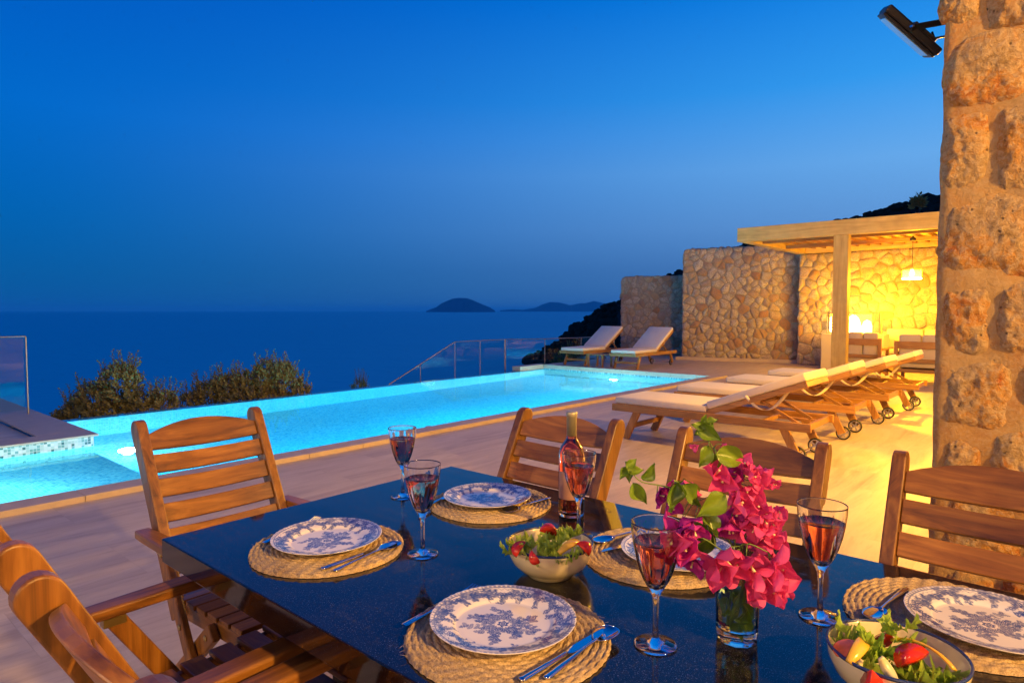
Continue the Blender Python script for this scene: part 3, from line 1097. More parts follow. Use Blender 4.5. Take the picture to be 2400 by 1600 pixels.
def lounge_chair(label, px0, px1, v, group='armchairs under the pergola'):
    a, b = PV(px0, 800, v), PV(px1, 800, v)
    W = b.x - a.x
    t = thing('armchair', label, 'armchair', (a.x, v, 0), 0, group)
    for x in (0, W - .06):
        MB().box((x, -.02, 0), (x + .06, .04, .80)).obj('leg', LOUNGE_WOOD[2], t, bevel=.004)
        MB().box((x, .70, 0), (x + .06, .76, .55)).obj('leg', LOUNGE_WOOD[2], t, bevel=.004)
        MB().box((x, .0405, .55), (x + .06, .76, .60)).obj('armrest', LOUNGE_WOOD[1], t, bevel=.004)
    MB().box((.0605, -.02, .66), (W - .0605, .02, .79)).obj('back_rail', LOUNGE_WOOD[0], t, bevel=.004)
    MB().box((.0605, -.02, .40), (W - .0605, .02, .47)).obj('back_rail', LOUNGE_WOOD[0], t, bevel=.004)
    MB().box((.0605, -.02, .22), (W - .0605, .76, .28)).obj('seat_frame', LOUNGE_WOOD[0], t, bevel=.004)
    MB().box((.07, .045, .30), (W - .07, .74, .42)).obj('seat_cushion', CUSHION, t, True, .035, 3)
    MB().box((.07, .022, .422), (W / 2 - .006, .18, .92)).obj('back_cushion', CUSHION, t, True, .04, 3)
    MB().box((W / 2 + .006, .022, .422), (W - .07, .18, .92)).obj('back_cushion', CUSHION, t, True, .04, 3)
    return t


lounge_chair('wooden armchair with beige cushions directly in front of the glowing lantern', 1978, 2066, 14.0)
lounge_chair('wooden armchair with beige cushions half hidden behind the stone pillar', 2096, 2225, 13.2)
sf = thing('garden_sofa', 'long cushioned sofa against the lit pavilion wall', 'sofa', (PV(2067, 800, 15.9).x, 15.8, 0))
MB().box((0, 0, .0), (3., .65, .38)).obj('base', PINE[0], sf, bevel=.01)
for i in range(4):
    MB().box((.02 + i * .74, .02, .383), (.74 + i * .74, .62, .5)).obj('seat_cushion', CUSHION, sf, True, .035, 3)
    MB().box((.02 + i * .74, .44, .503), (.74 + i * .74, .63, .95)).obj('back_cushion', CUSHION, sf, True, .05, 3)

# ------------------------------------------------------------------ house: pillar, walls behind the camera, assumed and added lamps
# pillar
VP_ = 1.80
pc = PV(2189, 500, VP_).x
pil = thing('stone_pillar', 'massive rough stone pillar rising at the right edge', 'pillar', (pc, VP_, 0))
PW, PH = 1.1, 4.2
MB().box((.018, .034, 0), (PW, .6, PH)).obj('mortar_core', PJOINT, pil)
vs, fs = [], []
NXp, NZp = 70, 260
for j in range(NZp + 1):
    for i in range(NXp + 1):
        x_, z_ = .010 + (PW - .012) * i / NXp, PH * j / NZp
        P = Vector((x_ * 7, z_ * 7, 3.3))
        rr_ = noise.fractal(P, .9, 2.1, 4) * .010 + noise.noise(P * .35) * .006
        vs.append((x_ + (noise.noise(P * 1.3) * .006 if i == 0 else 0), .018 - rr_ + (.012 if i == 0 else 0), z_))
for j in range(NZp):
    for i in range(NXp):
        a_ = j * (NXp + 1) + i
        fs.append((a_, a_ + 1, a_ + NXp + 2, a_ + NXp + 1))
MB().add(vs, fs).obj('rough_mortar', PJOINT, pil, True)
gridn = MB()


def rock(face, s0, s1, z0, z1, seed, depth=.05, wrap=0.):
    """rounded block of the pillar; face 'f' looks to -y, 'l' looks to -x"""
    nx, nz = 40, 34
    r = random.Random(seed)
    ox, oy = r.random() * 90, r.random() * 90
    vs, fs = [], []
    cx, cz = (s0 + s1) / 2, (z0 + z1) / 2
    hx, hz = (s1 - s0) / 2, (z1 - z0) / 2
    for j in range(nz + 1):
        for i in range(nx + 1):
            a, b = -1 + 2 * i / nx, -1 + 2 * j / nz
            # square to squircle
            x = a * math.sqrt(max(0, 1 - b * b * .33))
            z = b * math.sqrt(max(0, 1 - a * a * .33))
            ed = max(abs(a), abs(b))
            dome = (1 - ed ** 3.2)
            wob = 1 + (.05 if face == 'l' else .11) * noise.noise(Vector((x * 1.5 + ox, z * 1.5 + oy, 0))) + .05 * noise.noise(Vector((x * 6 + ox, z * 6 + oy, 3)))
            X, Z = x * hx * wob, z * hz * wob
            P = Vector((X * 9 + ox, Z * 9 + oy, seed))
            rel = noise.fractal(P, .8, 2.2, 5) * .013 + noise.noise(P * .4) * .010 + noise.noise(P * 6.) * .005
            y = -(depth * dome + rel * (.35 + .65 * dome) * (.45 if face == 'l' else 1)) + .009 * (1 - dome)
            vs.append((X, y, Z))
    for j in range(nz):
        for i in range(nx):
            q = j * (nx + 1) + i
            fs.append((q, q + 1, q + nx + 2, q + nx + 1))
    mb = MB().add(vs, fs)
    if face == 'l':
        mb.xf(Matrix.Rotation(R(-90), 4, 'Z'))
        mb.obj('stone', PILLARSTONE, pil, True, loc=(.014, cx, cz))
    else:
        mb.obj('stone', PILLARSTONE, pil, True, loc=(cx, .020, cz))


prects = [(2198, -70, 2300, 52), (2308, -60, 2460, 60), (2207, 58, 2450, 250), (2203, 252, 2322, 446), (2326, 222, 2470, 452), (2201, 450, 2450, 662),
          (2203, 658, 2328, 842), (2330, 655, 2480, 838), (2201, 842, 2388, 1018), (2386, 836, 2540, 1010), (2203, 1018, 2308, 1172), (2306, 1008, 2510, 1165),
          (2201, 1165, 2412, 1342), (2410, 1155, 2570, 1342), (2203, 1340, 2342, 1492), (2340, 1335, 2530, 1510), (2200, 1490, 2430, 1650)]
for i, (x0, y0, x1, y1) in enumerate(prects):
    a, b = PV(x0, (y0 + y1) / 2, VP_), PV(x1, (y0 + y1) / 2, VP_)
    xm = (x0 + x1) / 2
    t_, b_ = PV(xm, y0, VP_), PV(xm, y1, VP_)
    s0, s1 = a.x - pc, min(b.x - pc, PW)
    if s0 > PW - .1 or b_.z < .05:
        continue
    rock('f', s0 - (.002 if s0 < .03 else 0), s1, b_.z, t_.z, 40 + i, .021)
zz = .05
i = 0
while zz < PH - .2:
    hh = rng.uniform(.18, .32)
    rock('l', .03, rng.uniform(.27, .36), zz, zz + hh, 80 + i, .010)
    rock('l', .39, .59, zz + .02, zz + hh, 120 + i, .010)
    zz += hh + .03
    i += 1

# assumed house walls (outside the frame), carrying the unseen lamps
struct(MB().box((2.3, 2.42, 0), (2.7, 9.5, 3.4)), 'house_side_wall', PLASTER)
struct(MB().box((-1.5, -5.3, 0), (9.0, -5.0, 3.6)), 'house_back_wall', MORTAR)
struct(MB().box((5.6, -4.99, 0), (5.9, 1.2, 3.6)), 'house_right_wall', PLASTER)


def unseen_sconce(label, loc, rz, energy, colr):  # lamp out of view
    t = thing('wall_lantern', label, 'wall lamp', loc, rz, 'assumed or added unseen warm wall lamps on the house')
    MB().box((-.05, -.02, -.12), (.05, 0, .12)).obj('back_plate', BLACKM, t, bevel=.003)
    MB().box((-.06, -.16, .11), (.06, -.0205, .13)).obj('top_cap', BLACKM, t, bevel=.003)
    MB().lathe([(.001, -.05), (.035, -.03), (.04, .02), (.03, .06), (.001, .075)], 16).obj('bulb', GLOW, t, True, loc=(0, -.09, 0))
    light('wall_light', 'POINT', (0, -.24, -.10), energy, colr, t, .10)
    return t


LW = (1., .60, .20)
unseen_sconce('assumed unseen warm lantern on the hidden house wall behind the pillar', (2.299, 5.2, 2.35), R(-90), 1000, (1., .48, .03))  # lamp assumed from the warm light on floor and loungers
unseen_sconce('added unseen warm lantern farther along the hidden house wall', (2.299, 8.6, 2.35), R(-90), 620, (1., .48, .03))  # unseen lamp added to light the loungers and far walls
unseen_sconce('assumed unseen warm lantern on the house wall to the right of the camera', (5.599, .15, 3.2), R(-90), 1450, (1., .55, .14))  # unseen lamp added to light pillar, chairs and mats; its source is assumed
unseen_sconce('added unseen warm lantern on the house wall behind the camera', (2.9, -4.999, 2.7), R(180), 160, (1., .68, .36))  # unseen fill lamp added to warm the near side of the table
unseen_sconce('added unseen warm lantern on the house wall at the far left behind the camera', (-.9, -4.999, 2.7), R(180), 300, (1., .70, .40))  # second unseen fill lamp, added for more even light on the terrace

# floodlight on the pillar's hidden side
fl = thing('floodlight', 'black switched-off floodlight bracketed to the pillar, tilted down', 'floodlight', tuple(PD(2125, 88, 2.35)))
fo = Vector(fl.location)
e = lambda x, y, d=2.35: PD(x, y, d) - fo
A0, A1 = e(2070, 24), e(2188, 128)
ax = (A1 - A0).normalized()
tocam = -FWD
side = (Vector((0, 0, 1)) - ax * ax.z)
Vd = (fo - CAM).normalized()
side = e(2165, 40) - (A0 + A1) / 2
side = (side - Vd * side.dot(Vd)).normalized() + Vd * .12
side = (side - ax * side.dot(ax)).normalized()
dep = ax.cross(side).normalized()
Lh = (A1 - A0).length


def fbox(name, a0, a1, s0, s1, d0, d1, m, bev=.003):
    o = A0
    vs = []
    for d in (d0, d1):
        for (a, s) in ((a0, s0), (a1, s0), (a1, s1), (a0, s1)):
            vs.append(o + ax * a + side * s + dep * d)
    return weld(MB().add(vs, [(3, 2, 1, 0), (4, 5, 6, 7), (0, 1, 5, 4), (1, 2, 6, 5), (2, 3, 7, 6), (3, 0, 4, 7)]).obj(name, m, fl, bevel=bev))


fbox('housing', 0, Lh, -.008, .020, -.075, .075, BLACKM, .006)
fbox('bezel', .004, Lh - .004, -.018, -.0085, -.071, .071, BLACKM)
fbox('glass_front', .02, Lh - .02, -.022, -.0185, -.06, .06, simple('flood_sky_sheen', (.30, .42, .50), .12, coat=1.))  # opaque pale blue stands in for the sky reflected in the glass
fbox('driver_box', Lh * .45, Lh * .85, .0205, .034, -.05, .05, BLACKM)
for d in (-.082, .082):
    p0 = A0 + ax * Lh * .45 + side * .006 + dep * d
    p1 = e(2212, 52) + dep * d
    MB().bar(p0, p1, .022, .006, tuple(side)).obj('bracket_arm', BLACKM, fl, bevel=.001)
    MB().lathe([(.008, 0), (.008, .006), (.004, .008)], 10).obj('bolt', STEEL, fl, loc=tuple(p0 + dep * (.004 if d > 0 else -.012)))
MB().tube([A0 + ax * Lh * .75 + side * .045, e(2190, 90), e(2214, 86)], .004, 6).obj('cable', BLACKM, fl, True)

# ------------------------------------------------------------------ sun loungers
def make_lounger(name, label, ang, group):
    t = thing(name, label, 'sun lounger', group=group)
    Lr, Wd = 2.02, .72
    for y in (.015, Wd - .015):
        MB().box((0, y - .015, .295), (Lr, y + .015, .37)).obj('side_rail', LOUNGE_WOOD[0], t, bevel=.004)
    MB().box((0.0, .031, .295), (.03, Wd - .031, .365)).obj('end_rail', LOUNGE_WOOD[1], t, bevel=.004)
    MB().box((Lr - .06, .031, .30), (Lr - .03, Wd - .031, .36)).obj('end_rail', LOUNGE_WOOD[1], t, bevel=.004)
    MB().box((Lr - .5, .031, .30), (Lr - .47, Wd - .031, .34)).obj('cross_bar', LOUNGE_WOOD[1], t, bevel=.003)
    for y in (.052, Wd - .052):
        MB().bar((.30, y, .34), (.14, y, .0), .04, .075, (0, 1, 0)).obj('leg', LOUNGE_WOOD[2], t, bevel=.004)
        MB().bar((Lr - .26, y, .33), (Lr - .13, y, .07), .035, .075, (0, 1, 0)).obj('wheel_leg', LOUNGE_WOOD[2], t, bevel=.004)
    MB().bar((.20, .073, .14), (.20, Wd - .073, .14), .03, .05, (1, 0, 0)).obj('cross_bar', LOUNGE_WOOD[1], t, bevel=.003)
    MB().tube([(Lr - .13, .04, .072), (Lr - .13, Wd - .04, .072)], .009, 8).obj('axle', STEEL, t)
    for y in (.095, Wd - .095):
        M = Matrix.Translation((Lr - .13, y, .072)) @ Matrix.Rotation(R(90), 4, 'X')
        wl = MB().lathe([(.058, -.014), (.067, -.016), (.072, -.008), (.072, .008), (.067, .016), (.058, .014)], 28, close=True).xf(M).obj('wheel', RUBBER, t, True)
        rim = MB().lathe([(.050, -.012), (.0575, -.012), (.0575, .012), (.050, .012)], 24, close=True)
        for k in range(5):
            a = 2 * math.pi * k / 5
            rim.bar((math.cos(a) * .01, math.sin(a) * .01, 0), (math.cos(a) * .052, math.sin(a) * .052, 0), .012, .014, (0, 0, 1))
        rim.lathe([(.015, -.016), (.015, .016)], 12)
        rim.xf(M).obj('rim', CHROME, wl)
    # slats under the cushion
    x = .06
    while x < 1.0:
        MB().box((x, .031, .345), (x + .06, Wd - .031, .365)).obj('slat', LOUNGE_WOOD[1], t, bevel=.002)
        x += .085
    ca, sa = math.cos(ang), math.sin(ang)
    P0 = Vector((1.06, 0, .345))
    MR = Matrix.Translation(P0) @ Matrix.Rotation(-ang, 4, 'Y')
    BL = .96
    br = MB()
    for y in (.05, Wd - .05):
        MB().box((0, y - .014, 0), (BL, y + .014, .05)).xf(MR).obj('back_rail', LOUNGE_WOOD[0], t, bevel=.003)
    x = .04
    while x < BL - .03:
        MB().box((x, .0645, .012), (x + .06, Wd - .0645, .03)).xf(MR).obj('back_slat', LOUNGE_WOOD[1], t, bevel=.002)
        x += .088
    MB().box((BL - .002, .036, .0), (BL + .024, Wd - .036, .05)).xf(MR).obj('back_end', LOUNGE_WOOD[1], t, bevel=.003)
    for y in (.17, Wd - .17):
        a = MR @ Vector((.50, y, -.005))
        MB().bar(a, (1.06 + .50 * ca + .34, y, .335), .022, .028, (0, 1, 0)).obj('strut', LOUNGE_WOOD[0], t, bevel=.002)
    MB().bar(MR @ Vector((.5, .155, -.02)), MR @ Vector((.5, Wd - .155, -.02)), .025, .025, (1, 0, 0)).obj('cross_bar', LOUNGE_WOOD[1], t)
    MB().box((1.5, .10, .30), (1.95, .14, .325)).obj('ratchet', LOUNGE_WOOD[0], t, bevel=.002)
    MB().box((1.5, Wd - .14, .30), (1.95, Wd - .10, .325)).obj('ratchet', LOUNGE_WOOD[0], t, bevel=.002)
    cz = .3685
    MB().box((.02, .03, cz), (1.05, Wd - .03, cz + .075)).obj('seat_cushion', CANVAS, t, True, .018, 3)
    MC = Matrix.Translation(Vector((1.058, 0, cz))) @ Matrix.Rotation(-ang, 4, 'Y')
    MB().box((.02, .03, .03), (BL + .03, Wd - .03, .105)).xf(MC).obj('back_cushion', CANVAS, t, True, .018, 3)
    # strap loop on the near side
    vs, fs = [], []
    n = 14
    for i in range(n + 1):
        s = i / n
        p = MC @ Vector((.42 + .36 * s, .022 + .17 * s, .06 - .05 * s))
        p.z -= .17 * math.sin(math.pi * s)
        for dy, dx in ((-.006, -.018), (.006, .018)):
            vs.append((p.x + dx, p.y + dy, p.z))
    for i in range(n):
        a = i * 2
        fs.append((a, a + 1, a + 3, a + 2))
    o = MB().add(vs, fs).obj('strap', CANVAS, t, True)
    sm = o.modifiers.new('thick', 'SOLIDIFY')
    sm.thickness = .003
    return t


LG = 'cream cushioned loungers with their heads towards the house'
ll = ['sun lounger nearest the dining table, broadside in full view with its cream strap', 'second lounger of the row, its head just behind the nearest one',
      'third lounger of the row, wheels showing past the second', 'last lounger of the row, closest to the pergola armchairs']
l0 = make_lounger('sun_lounger', ll[0], R(20.8), LG)
for i, (u, v) in enumerate([(-1.91, 5.27), (-1.88, 6.64), (-1.82, 8.0), (-1.74, 9.4)]):
    o = l0 if i == 0 else dup(l0)
    o.location = (u, v, 0)
    o.rotation_euler = (0, 0, R((0, .8, -.9, .5)[i]))
    o['label'] = ll[i]
FG = 'loungers at the far end of the pool'
m0 = make_lounger('sun_lounger', 'far lounger at the pool end nearer the tall stone wall, backrest raised', R(30), FG)
m0.location, m0.rotation_euler = (-5.72, 12.38, 0), (0, 0, R(90))
m1 = dup(m0)
m1.location, m1.rotation_euler = (-7.2, 12.42, 0), (0, 0, R(90))
m1['label'] = 'far lounger at the pool end on the seaward side, in front of the glass railing'
stb = thing('side_table', 'low wooden side table between the two far loungers', 'side table', (-6.85, 12.62, 0))
for x in (-.2, .2):
    for y in (-.2, .2):
        MB().box((x - .02, y - .02, 0), (x + .02, y + .02, .29)).obj('leg', LOUNGE_WOOD[2], stb, bevel=.003)
for k in range(5):
    MB().box((-.24 + k * .098, -.24, .2915), (-.16 + k * .098, .24, .312)).obj('slat', LOUNGE_WOOD[1], stb, bevel=.003)

# ------------------------------------------------------------------ dining table
TZ = .76
tb = thing('dining_table', 'large polished black granite dining table laid for a meal', 'dining table', (0, 0, 0))
MB().box((0, 0, TZ - .063), (2.75, 1.056, TZ)).obj('tabletop', GRANITE, tb, bevel=.003)
MB().box((.25, .2, TZ - .12), (2.5, .85, TZ - .0635)).obj('apron', BLACKM, tb, bevel=.003)
for x in (.45, 2.3):
    for y in (.30, .76):
        MB().box((x - .05, y - .05, 0), (x + .05, y + .05, TZ - .1205)).obj('leg', BLACKM, tb, bevel=.004)


# ------------------------------------------------------------------ garden chairs
def rounded_post(t, x, wd, p_top, p_bot, dp, m):
    """flat post whose side view has a rounded top end"""
    a, b = Vector((p_bot[0], p_bot[1])), Vector((p_top[0], p_top[1]))
    d = (b - a).normalized()
    n = Vector((-d.y, d.x))
    out = [a - n * dp * .42, b - n * dp / 2 - d * dp * .4]
    for k in range(1, 10):
        th = math.pi * k / 10
        out.append(b - d * dp * .4 + (-n * math.cos(th) * dp / 2 + d * math.sin(th) * dp * .55))
    out += [b + n * dp / 2 - d * dp * .4, a + n * dp * .42]
    mb = MB()
    N = len(out)
    vs = [(x - wd / 2, q.x, q.y) for q in out] + [(x + wd / 2, q.x, q.y) for q in out]
    mb.add(vs, [tuple(range(N)), tuple(reversed(range(N, 2 * N)))] + [((i + 1) % N, i, N + i, N + (i + 1) % N) for i in range(N)])
    return weld(mb.obj('post', m, t, bevel=.005, seg=3))


def make_chair():
    t = thing('garden_chair', 'x', 'garden chair')
    HW = .208
    top, slope = Vector((-.35, .972)), .525
    bot = Vector((-.35 + slope * .587, .385))
    d = (top - bot).normalized()
    nrm = Vector((d.y, -d.x))      # forward of the back plane
    for x in (-HW, HW):
        rounded_post(t, x, .034, top, bot, .066, TEAK[2])
    nseg = 12
    Ltot = (top - bot).length

    def slat(s0, s1, arch=0., nm='back_slat'):
        """slat between distances s0,s1 below the post top, gently curved and arched"""
        vs, fs = [], []
        for i in range(nseg + 1):
            f = -1 + 2 * i / nseg
            x = f * (HW - .0175)
            cur = .018 * (1 - f * f)
            for (s, k) in ((s0 - arch * (1 - f * f), 0), (s0 - arch * (1 - f * f), 1), (s1, 1), (s1, 0)):
                p = top - d * s + nrm * (.010 - cur + (-.009 if k == 0 else .009))
                vs.append((x, p.x, p.y))
        for i in range(nseg):
            for k in range(4):
                a, b = i * 4 + k, i * 4 + (k + 1) % 4
                fs.append((a, b, b + 4, a + 4))
        fs.append((3, 2, 1, 0))
        q = nseg * 4
        fs.append((q, q + 1, q + 2, q + 3))
        weld(MB().add(vs, fs).obj(nm, TEAK[0], t, bevel=.003))

    slat(.050, .104, .048, 'top_rail')
    for k in range(5):
        slat(.123 + k * .086, .123 + k * .086 + .063)
    for s in (-1, 1):
        x = s * (HW + .044)
        # armrest: tapered paddle in plan
        o = []
        prof = [(-.215, .023), (-.15, .027), (-.02, .030), (.14, .033), (.24, .034), (.285, .028), (.30, .014)]
        vs, fs = [], []
        for (y, hw_) in prof:
            zc = .632 + .02 * (y + .2)
            vs += [(x - hw_, y, zc - .014), (x + hw_, y, zc - .014), (x + hw_, y, zc + .014), (x - hw_, y, zc + .014)]
        for i in range(len(prof) - 1):
            for k in range(4):
                a, b = i * 4 + k, i * 4 + (k + 1) % 4
                fs.append((a, b, b + 4, a + 4))
        fs.append((3, 2, 1, 0))
        q = (len(prof) - 1) * 4
        fs.append((q, q + 1, q + 2, q + 3))
        weld(MB().add(vs, fs).obj('armrest', TEAK[1], t, bevel=.006, seg=3))
        xi = s * (HW + .036)
        MB().bar((xi, -.06, .615), (xi, .33, .0), .022, .045, (1, 0, 0)).obj('front_leg', TEAK[2], t, bevel=.005)
        xo = s * (HW + .010)
        MB().bar((xo, .22, .43), (xo, -.27, .0), .024, .055, (1, 0, 0)).obj('rear_leg', TEAK[2], t, bevel=.005)
        xs = s * (HW - .018)
        MB().bar((xs, -.09, .405), (xs, .36, .435), .024, .05, (1, 0, 0)).obj('seat_rail', TEAK[1], t, bevel=.005)
        for (y, z, xx) in ((-.05, .60, xi + s * .0125), (.075, .41, xi + s * .0125), (.19, .405, xo + s * .0125)):
            MB().lathe([(.009, 0), (.009, .002), (.005, .004)], 10).xf(Matrix.Rotation(R(90) * s, 4, 'Y')).obj('bolt', BRASS, t, loc=(xx, y, z))
        MB().box((xi - .013, -.085, .598), (xi + .013, -.035, .618)).obj('bracket', BRASS, t)
    for k in range(6):
        y = -.075 + k * .075
        MB().box((-HW + .002, y, .4315 + .005 * k), (HW - .002, y + .058, .4475 + .005 * k)).obj('seat_slat', TEAK[0], t, bevel=.003)
    MB().bar((-HW - .022, .215, .18), (HW + .022, .215, .18), .03, .02, (0, 0, 1)).obj('stretcher', TEAK[0], t, bevel=.003)
    return t


CH = [('wooden armchair at the head of the table, back lit orange against the pool', -.275, .375, R(-90)),
      ('wooden armchair behind the rose wine bottle on the pool side', .405, .925, R(180)),
      ('wooden armchair behind the bougainvillea vase, shaded back', 1.085, .955, R(183)),
      ('wooden armchair in front of the stone pillar', 1.672, .985, R(180)),
      ('wooden armchair cut by the left picture edge, arm reaching under the table corner', .30, -.075, 0.),
      ('wooden armchair at the bottom left corner, seen from behind over its curved top rail', .895, -.085, R(0))]
c0 = make_chair()
for i, (lab, u, v, rz) in enumerate(CH):
    o = c0 if i == 0 else dup(c0)
    o.location, o.rotation_euler = (u, v, 0), (0, 0, rz)
    o['label'] = lab
    o['group'] = 'wooden folding armchairs round the dining table'


# ------------------------------------------------------------------ placemats
def placemat_mesh():
    NR, NT_ = 15 * 6 + 1, 620
    Rm, cw = .188, .0125
    th = np.linspace(0, 2 * np.pi, NT_, endpoint=False)
    vs, gro = [], []
    rs = np.linspace(0.002, Rm, NR)
    T, RR = np.meshgrid(th, rs)
    w_ = RR / cw + T / (2 * np.pi)             # one coil per turn
    ph = (w_ % 1.0) - .5
    coil = np.sqrt(np.clip(1 - (ph / .5) ** 2, 0, 1))
    turn = np.floor(w_)
    s = (turn * cw) * T / .010
    tw = np.abs(np.sin((s * .5 + np.sign(ph) * 1.1 + ph * 3) * 1.0 * np.pi / 1.6))
    Z = .0035 + coil * (.0024 + .0048 * tw)
    wob = 1 + .006 * np.sin(3 * T + 1) + .004 * np.sin(7 * T) + .0035 * np.sin(60 * T) * (RR > Rm - .004)
    X, Y = RR * wob * np.cos(T), RR * wob * np.sin(T)
    Z += .0014 * np.sin(2 * T + 1.3) * (RR / Rm) ** 2
    Z[-1] = .0006
    top = np.stack([X.ravel(), Y.ravel(), Z.ravel()], 1)
    fs = []
    for i in range(NR - 1):
        a = i * NT_
        for k in range(NT_):
            k2 = (k + 1) % NT_
            fs.append((a + k, a + k2, a + NT_ + k2, a + NT_ + k))
    fs.append(tuple(range((NR - 1) * NT_, NR * NT_))[::-1])
    me = bpy.data.meshes.new('placemat')
    me.from_pydata(top.tolist(), [], fs)
    me.materials.append(STRAW)
    me.polygons.foreach_set('use_smooth', [True] * (len(fs) - 1) + [False])
    me.update()
    return me


pm = placemat_mesh()
fib = MB()
r = random.Random(9)
for k in range(34):
    a = r.uniform(0, 2 * math.pi)
    p = Vector((math.cos(a), math.sin(a), 0)) * .186 + Vector((0, 0, .004))
    dr = Vector((math.cos(a + r.uniform(-1.3, 1.3)), math.sin(a + r.uniform(-1.3, 1.3)), r.uniform(0, .7))).normalized()
    L_ = r.uniform(.006, .018)
    fib.tube([p, p + dr * L_ * .5, p + dr * L_ + Vector((0, 0, -.002))], [.0004, .0003, .0001], 4)
fibm = fib.mesh('fibre', STRAW)
MATS = [('A', (770, 1281), 'braided jute placemat at the head of the table, left of the wine glass'), ('B', (1150, 1178), 'braided jute placemat at the far corner before the bottle'),
        ('C', (1545, 1300), 'braided jute placemat half hidden by the bougainvillea'), ('D', (1190, 1487), 'braided jute placemat nearest the camera'),
        ('E', (2232, 1452), 'braided jute placemat under the plate at the right edge')]
MC_ = {}
for i, (k, (x, y), lab) in enumerate(MATS):
    p = G(x, y, TZ + .004)
    MC_[k] = p
    t = thing('placemat', lab, 'placemat', (p.x, p.y, TZ + .0005), i * 1.3, 'round braided placemats on the black table')
    o = bpy.data.objects.new('woven_coil', pm)
    col.objects.link(o)
    o.parent = t
    o = bpy.data.objects.new('loose_fibres', fibm)
    col.objects.link(o)
    o.parent = t


# ------------------------------------------------------------------ plates
def plate_mesh():
    NR, NT_ = 96, 264
    Rp = .136
    rs = np.concatenate([np.linspace(.0006, Rp, NR)])
    th = np.linspace(0, 2 * np.pi, NT_, endpoint=False)
    T, RR = np.meshgrid(th, rs)
    Z = np.interp(RR, [0, .082, .088, .094, .10, .118, .132, Rp], [.0055, .0055, .0062, .0105, .0128, .0165, .0205, .0208])
    Z += .0006 * np.abs(np.sin(24 * T)) * (RR > Rp - .0035)
    wob = 1 + .006 * np.abs(np.sin(24 * T)) * (RR > Rp - .003)
    X, Y = RR * np.cos(T) * wob, RR * np.sin(T) * wob
    ink = np.zeros_like(X)
    r = random.Random(21)

    def leaf(cx, cy, a, L, W, v=1.):
        ca, sa = math.cos(a), math.sin(a)
        u = ((X - cx) * ca + (Y - cy) * sa) / L
        q = (-(X - cx) * sa + (Y - cy) * ca) / W
        m = (u > 0) & (u < 1) & (np.abs(q) < np.sin(np.pi * np.clip(u, 0, 1)) ** .8 * (1 + .25 * np.sin(u * 25)))
        vein = np.abs(q) < .10
        ink[m] = np.maximum(ink[m], np.where(vein[m], v * .45, v))

    def flower(cx, cy, rad, n=5, v=1.):
        dx, dy = X - cx, Y - cy
        rr, tt = np.hypot(dx, dy), np.arctan2(dy, dx)
        edge = rad * (.68 + .32 * np.abs(np.cos(tt * n / 2 + cx * 90)))
        m = rr < edge
        val = np.where((rr / rad) % .36 < .10, .25, v)
        ink[m] = np.maximum(ink[m] * .0, val[m])

    def stem(cx, cy, a, L, curv, v=.85):
        pts = []
        x, y = cx, cy
        for k in range(14):
            x += math.cos(a) * L / 14
            y += math.sin(a) * L / 14
            a += curv / 14
            pts.append((x, y, a))
            m = np.hypot(X - x, Y - y) < .00115
            ink[m] = np.maximum(ink[m], v)
        return pts

    def sprig(cx, cy, a, L, curv, size):
        for k, (x, y, aa) in enumerate(stem(cx, cy, a, L, curv)):
            if k % 3 == 1:
                s = r.choice((-1, 1))
                leaf(x, y, aa + s * r.uniform(.5, 1.), size * r.uniform(.8, 1.25), size * .3, r.uniform(.7, 1))
                leaf(x, y, aa - s * r.uniform(.6, 1.1), size * r.uniform(.5, 1.), size * .26, r.uniform(.6, 1))
        flower(x, y, size * .42, 5, .9)

    # centre medallion
    for k in range(15):
        a = 2 * math.pi * k / 15 + r.uniform(-.2, .2)
        sprig(.012 * math.cos(a), .012 * math.sin(a), a, r.uniform(.030, .050) if k % 2 else r.uniform(.046, .060), r.uniform(-1.4, 1.4), .0150)
    for k in range(8):
        a = 2 * math.pi * k / 8
        flower(r.choice((.02, .027, .036)) * math.cos(a), r.choice((.02, .027, .036)) * math.sin(a), .0085, 5, 1.)
        flower(.023 * math.cos(a), .023 * math.sin(a), r.uniform(.008, .0105), 5, 1.)
    flower(0, 0, .011, 6)
    # rim sprays
    n = 19
    for k in range(n):
        a = 2 * math.pi * k / n + r.uniform(-.08, .08)
        rad = r.uniform(.103, .120)
        big = (k % 3 == 0)
        flower(rad * math.cos(a), rad * math.sin(a), .0105 if big else .0075, 5)
        for s in (-1, 1):
            sprig(rad * math.cos(a), rad * math.sin(a), a + s * 1.57 + r.uniform(-.3, .3), r.uniform(.020, .032), -s * r.uniform(.2, 1.), .0125)
        sprig(rad * math.cos(a), rad * math.sin(a), a + math.pi + r.uniform(-.5, .5), r.uniform(.012, .024), r.uniform(-1, 1), .010)
    m = (RR > Rp - .0095) & (RR < Rp - .0070)
    ink[m] = np.maximum(ink[m], .8)
    sc_ = np.abs(np.sin(30 * T)) * .005
    m = (np.abs(RR - (Rp - .0105 - sc_)) < .0009)
    ink[m] = np.maximum(ink[m], .8)
    m = (RR > Rp - .0065) & (RR < Rp - .0025) & (np.sin(90 * T) > -.1)
    ink[m] = .7
    ink = np.clip(ink, 0, 1)
    top = np.stack([X.ravel(), Y.ravel(), Z.ravel()], 1)
    vs = top.tolist()
    N0 = len(vs)
    under = [(Rp - .001, .0190), (.118, .0140), (.098, .0095), (.088, .0025), (.075, .0), (.060, .0), (.055, .003), (.001, .003)]
    for (rr, z) in under:
        for k in range(NT_):
            vs.append((rr * math.cos(th[k]), rr * math.sin(th[k]), z))
    fs = []
    for i in range(NR - 1):
        a = i * NT_
        for k in range(NT_):
            k2 = (k + 1) % NT_
            fs.append((a + k, a + k2, a + NT_ + k2, a + NT_ + k))
    last = (NR - 1) * NT_
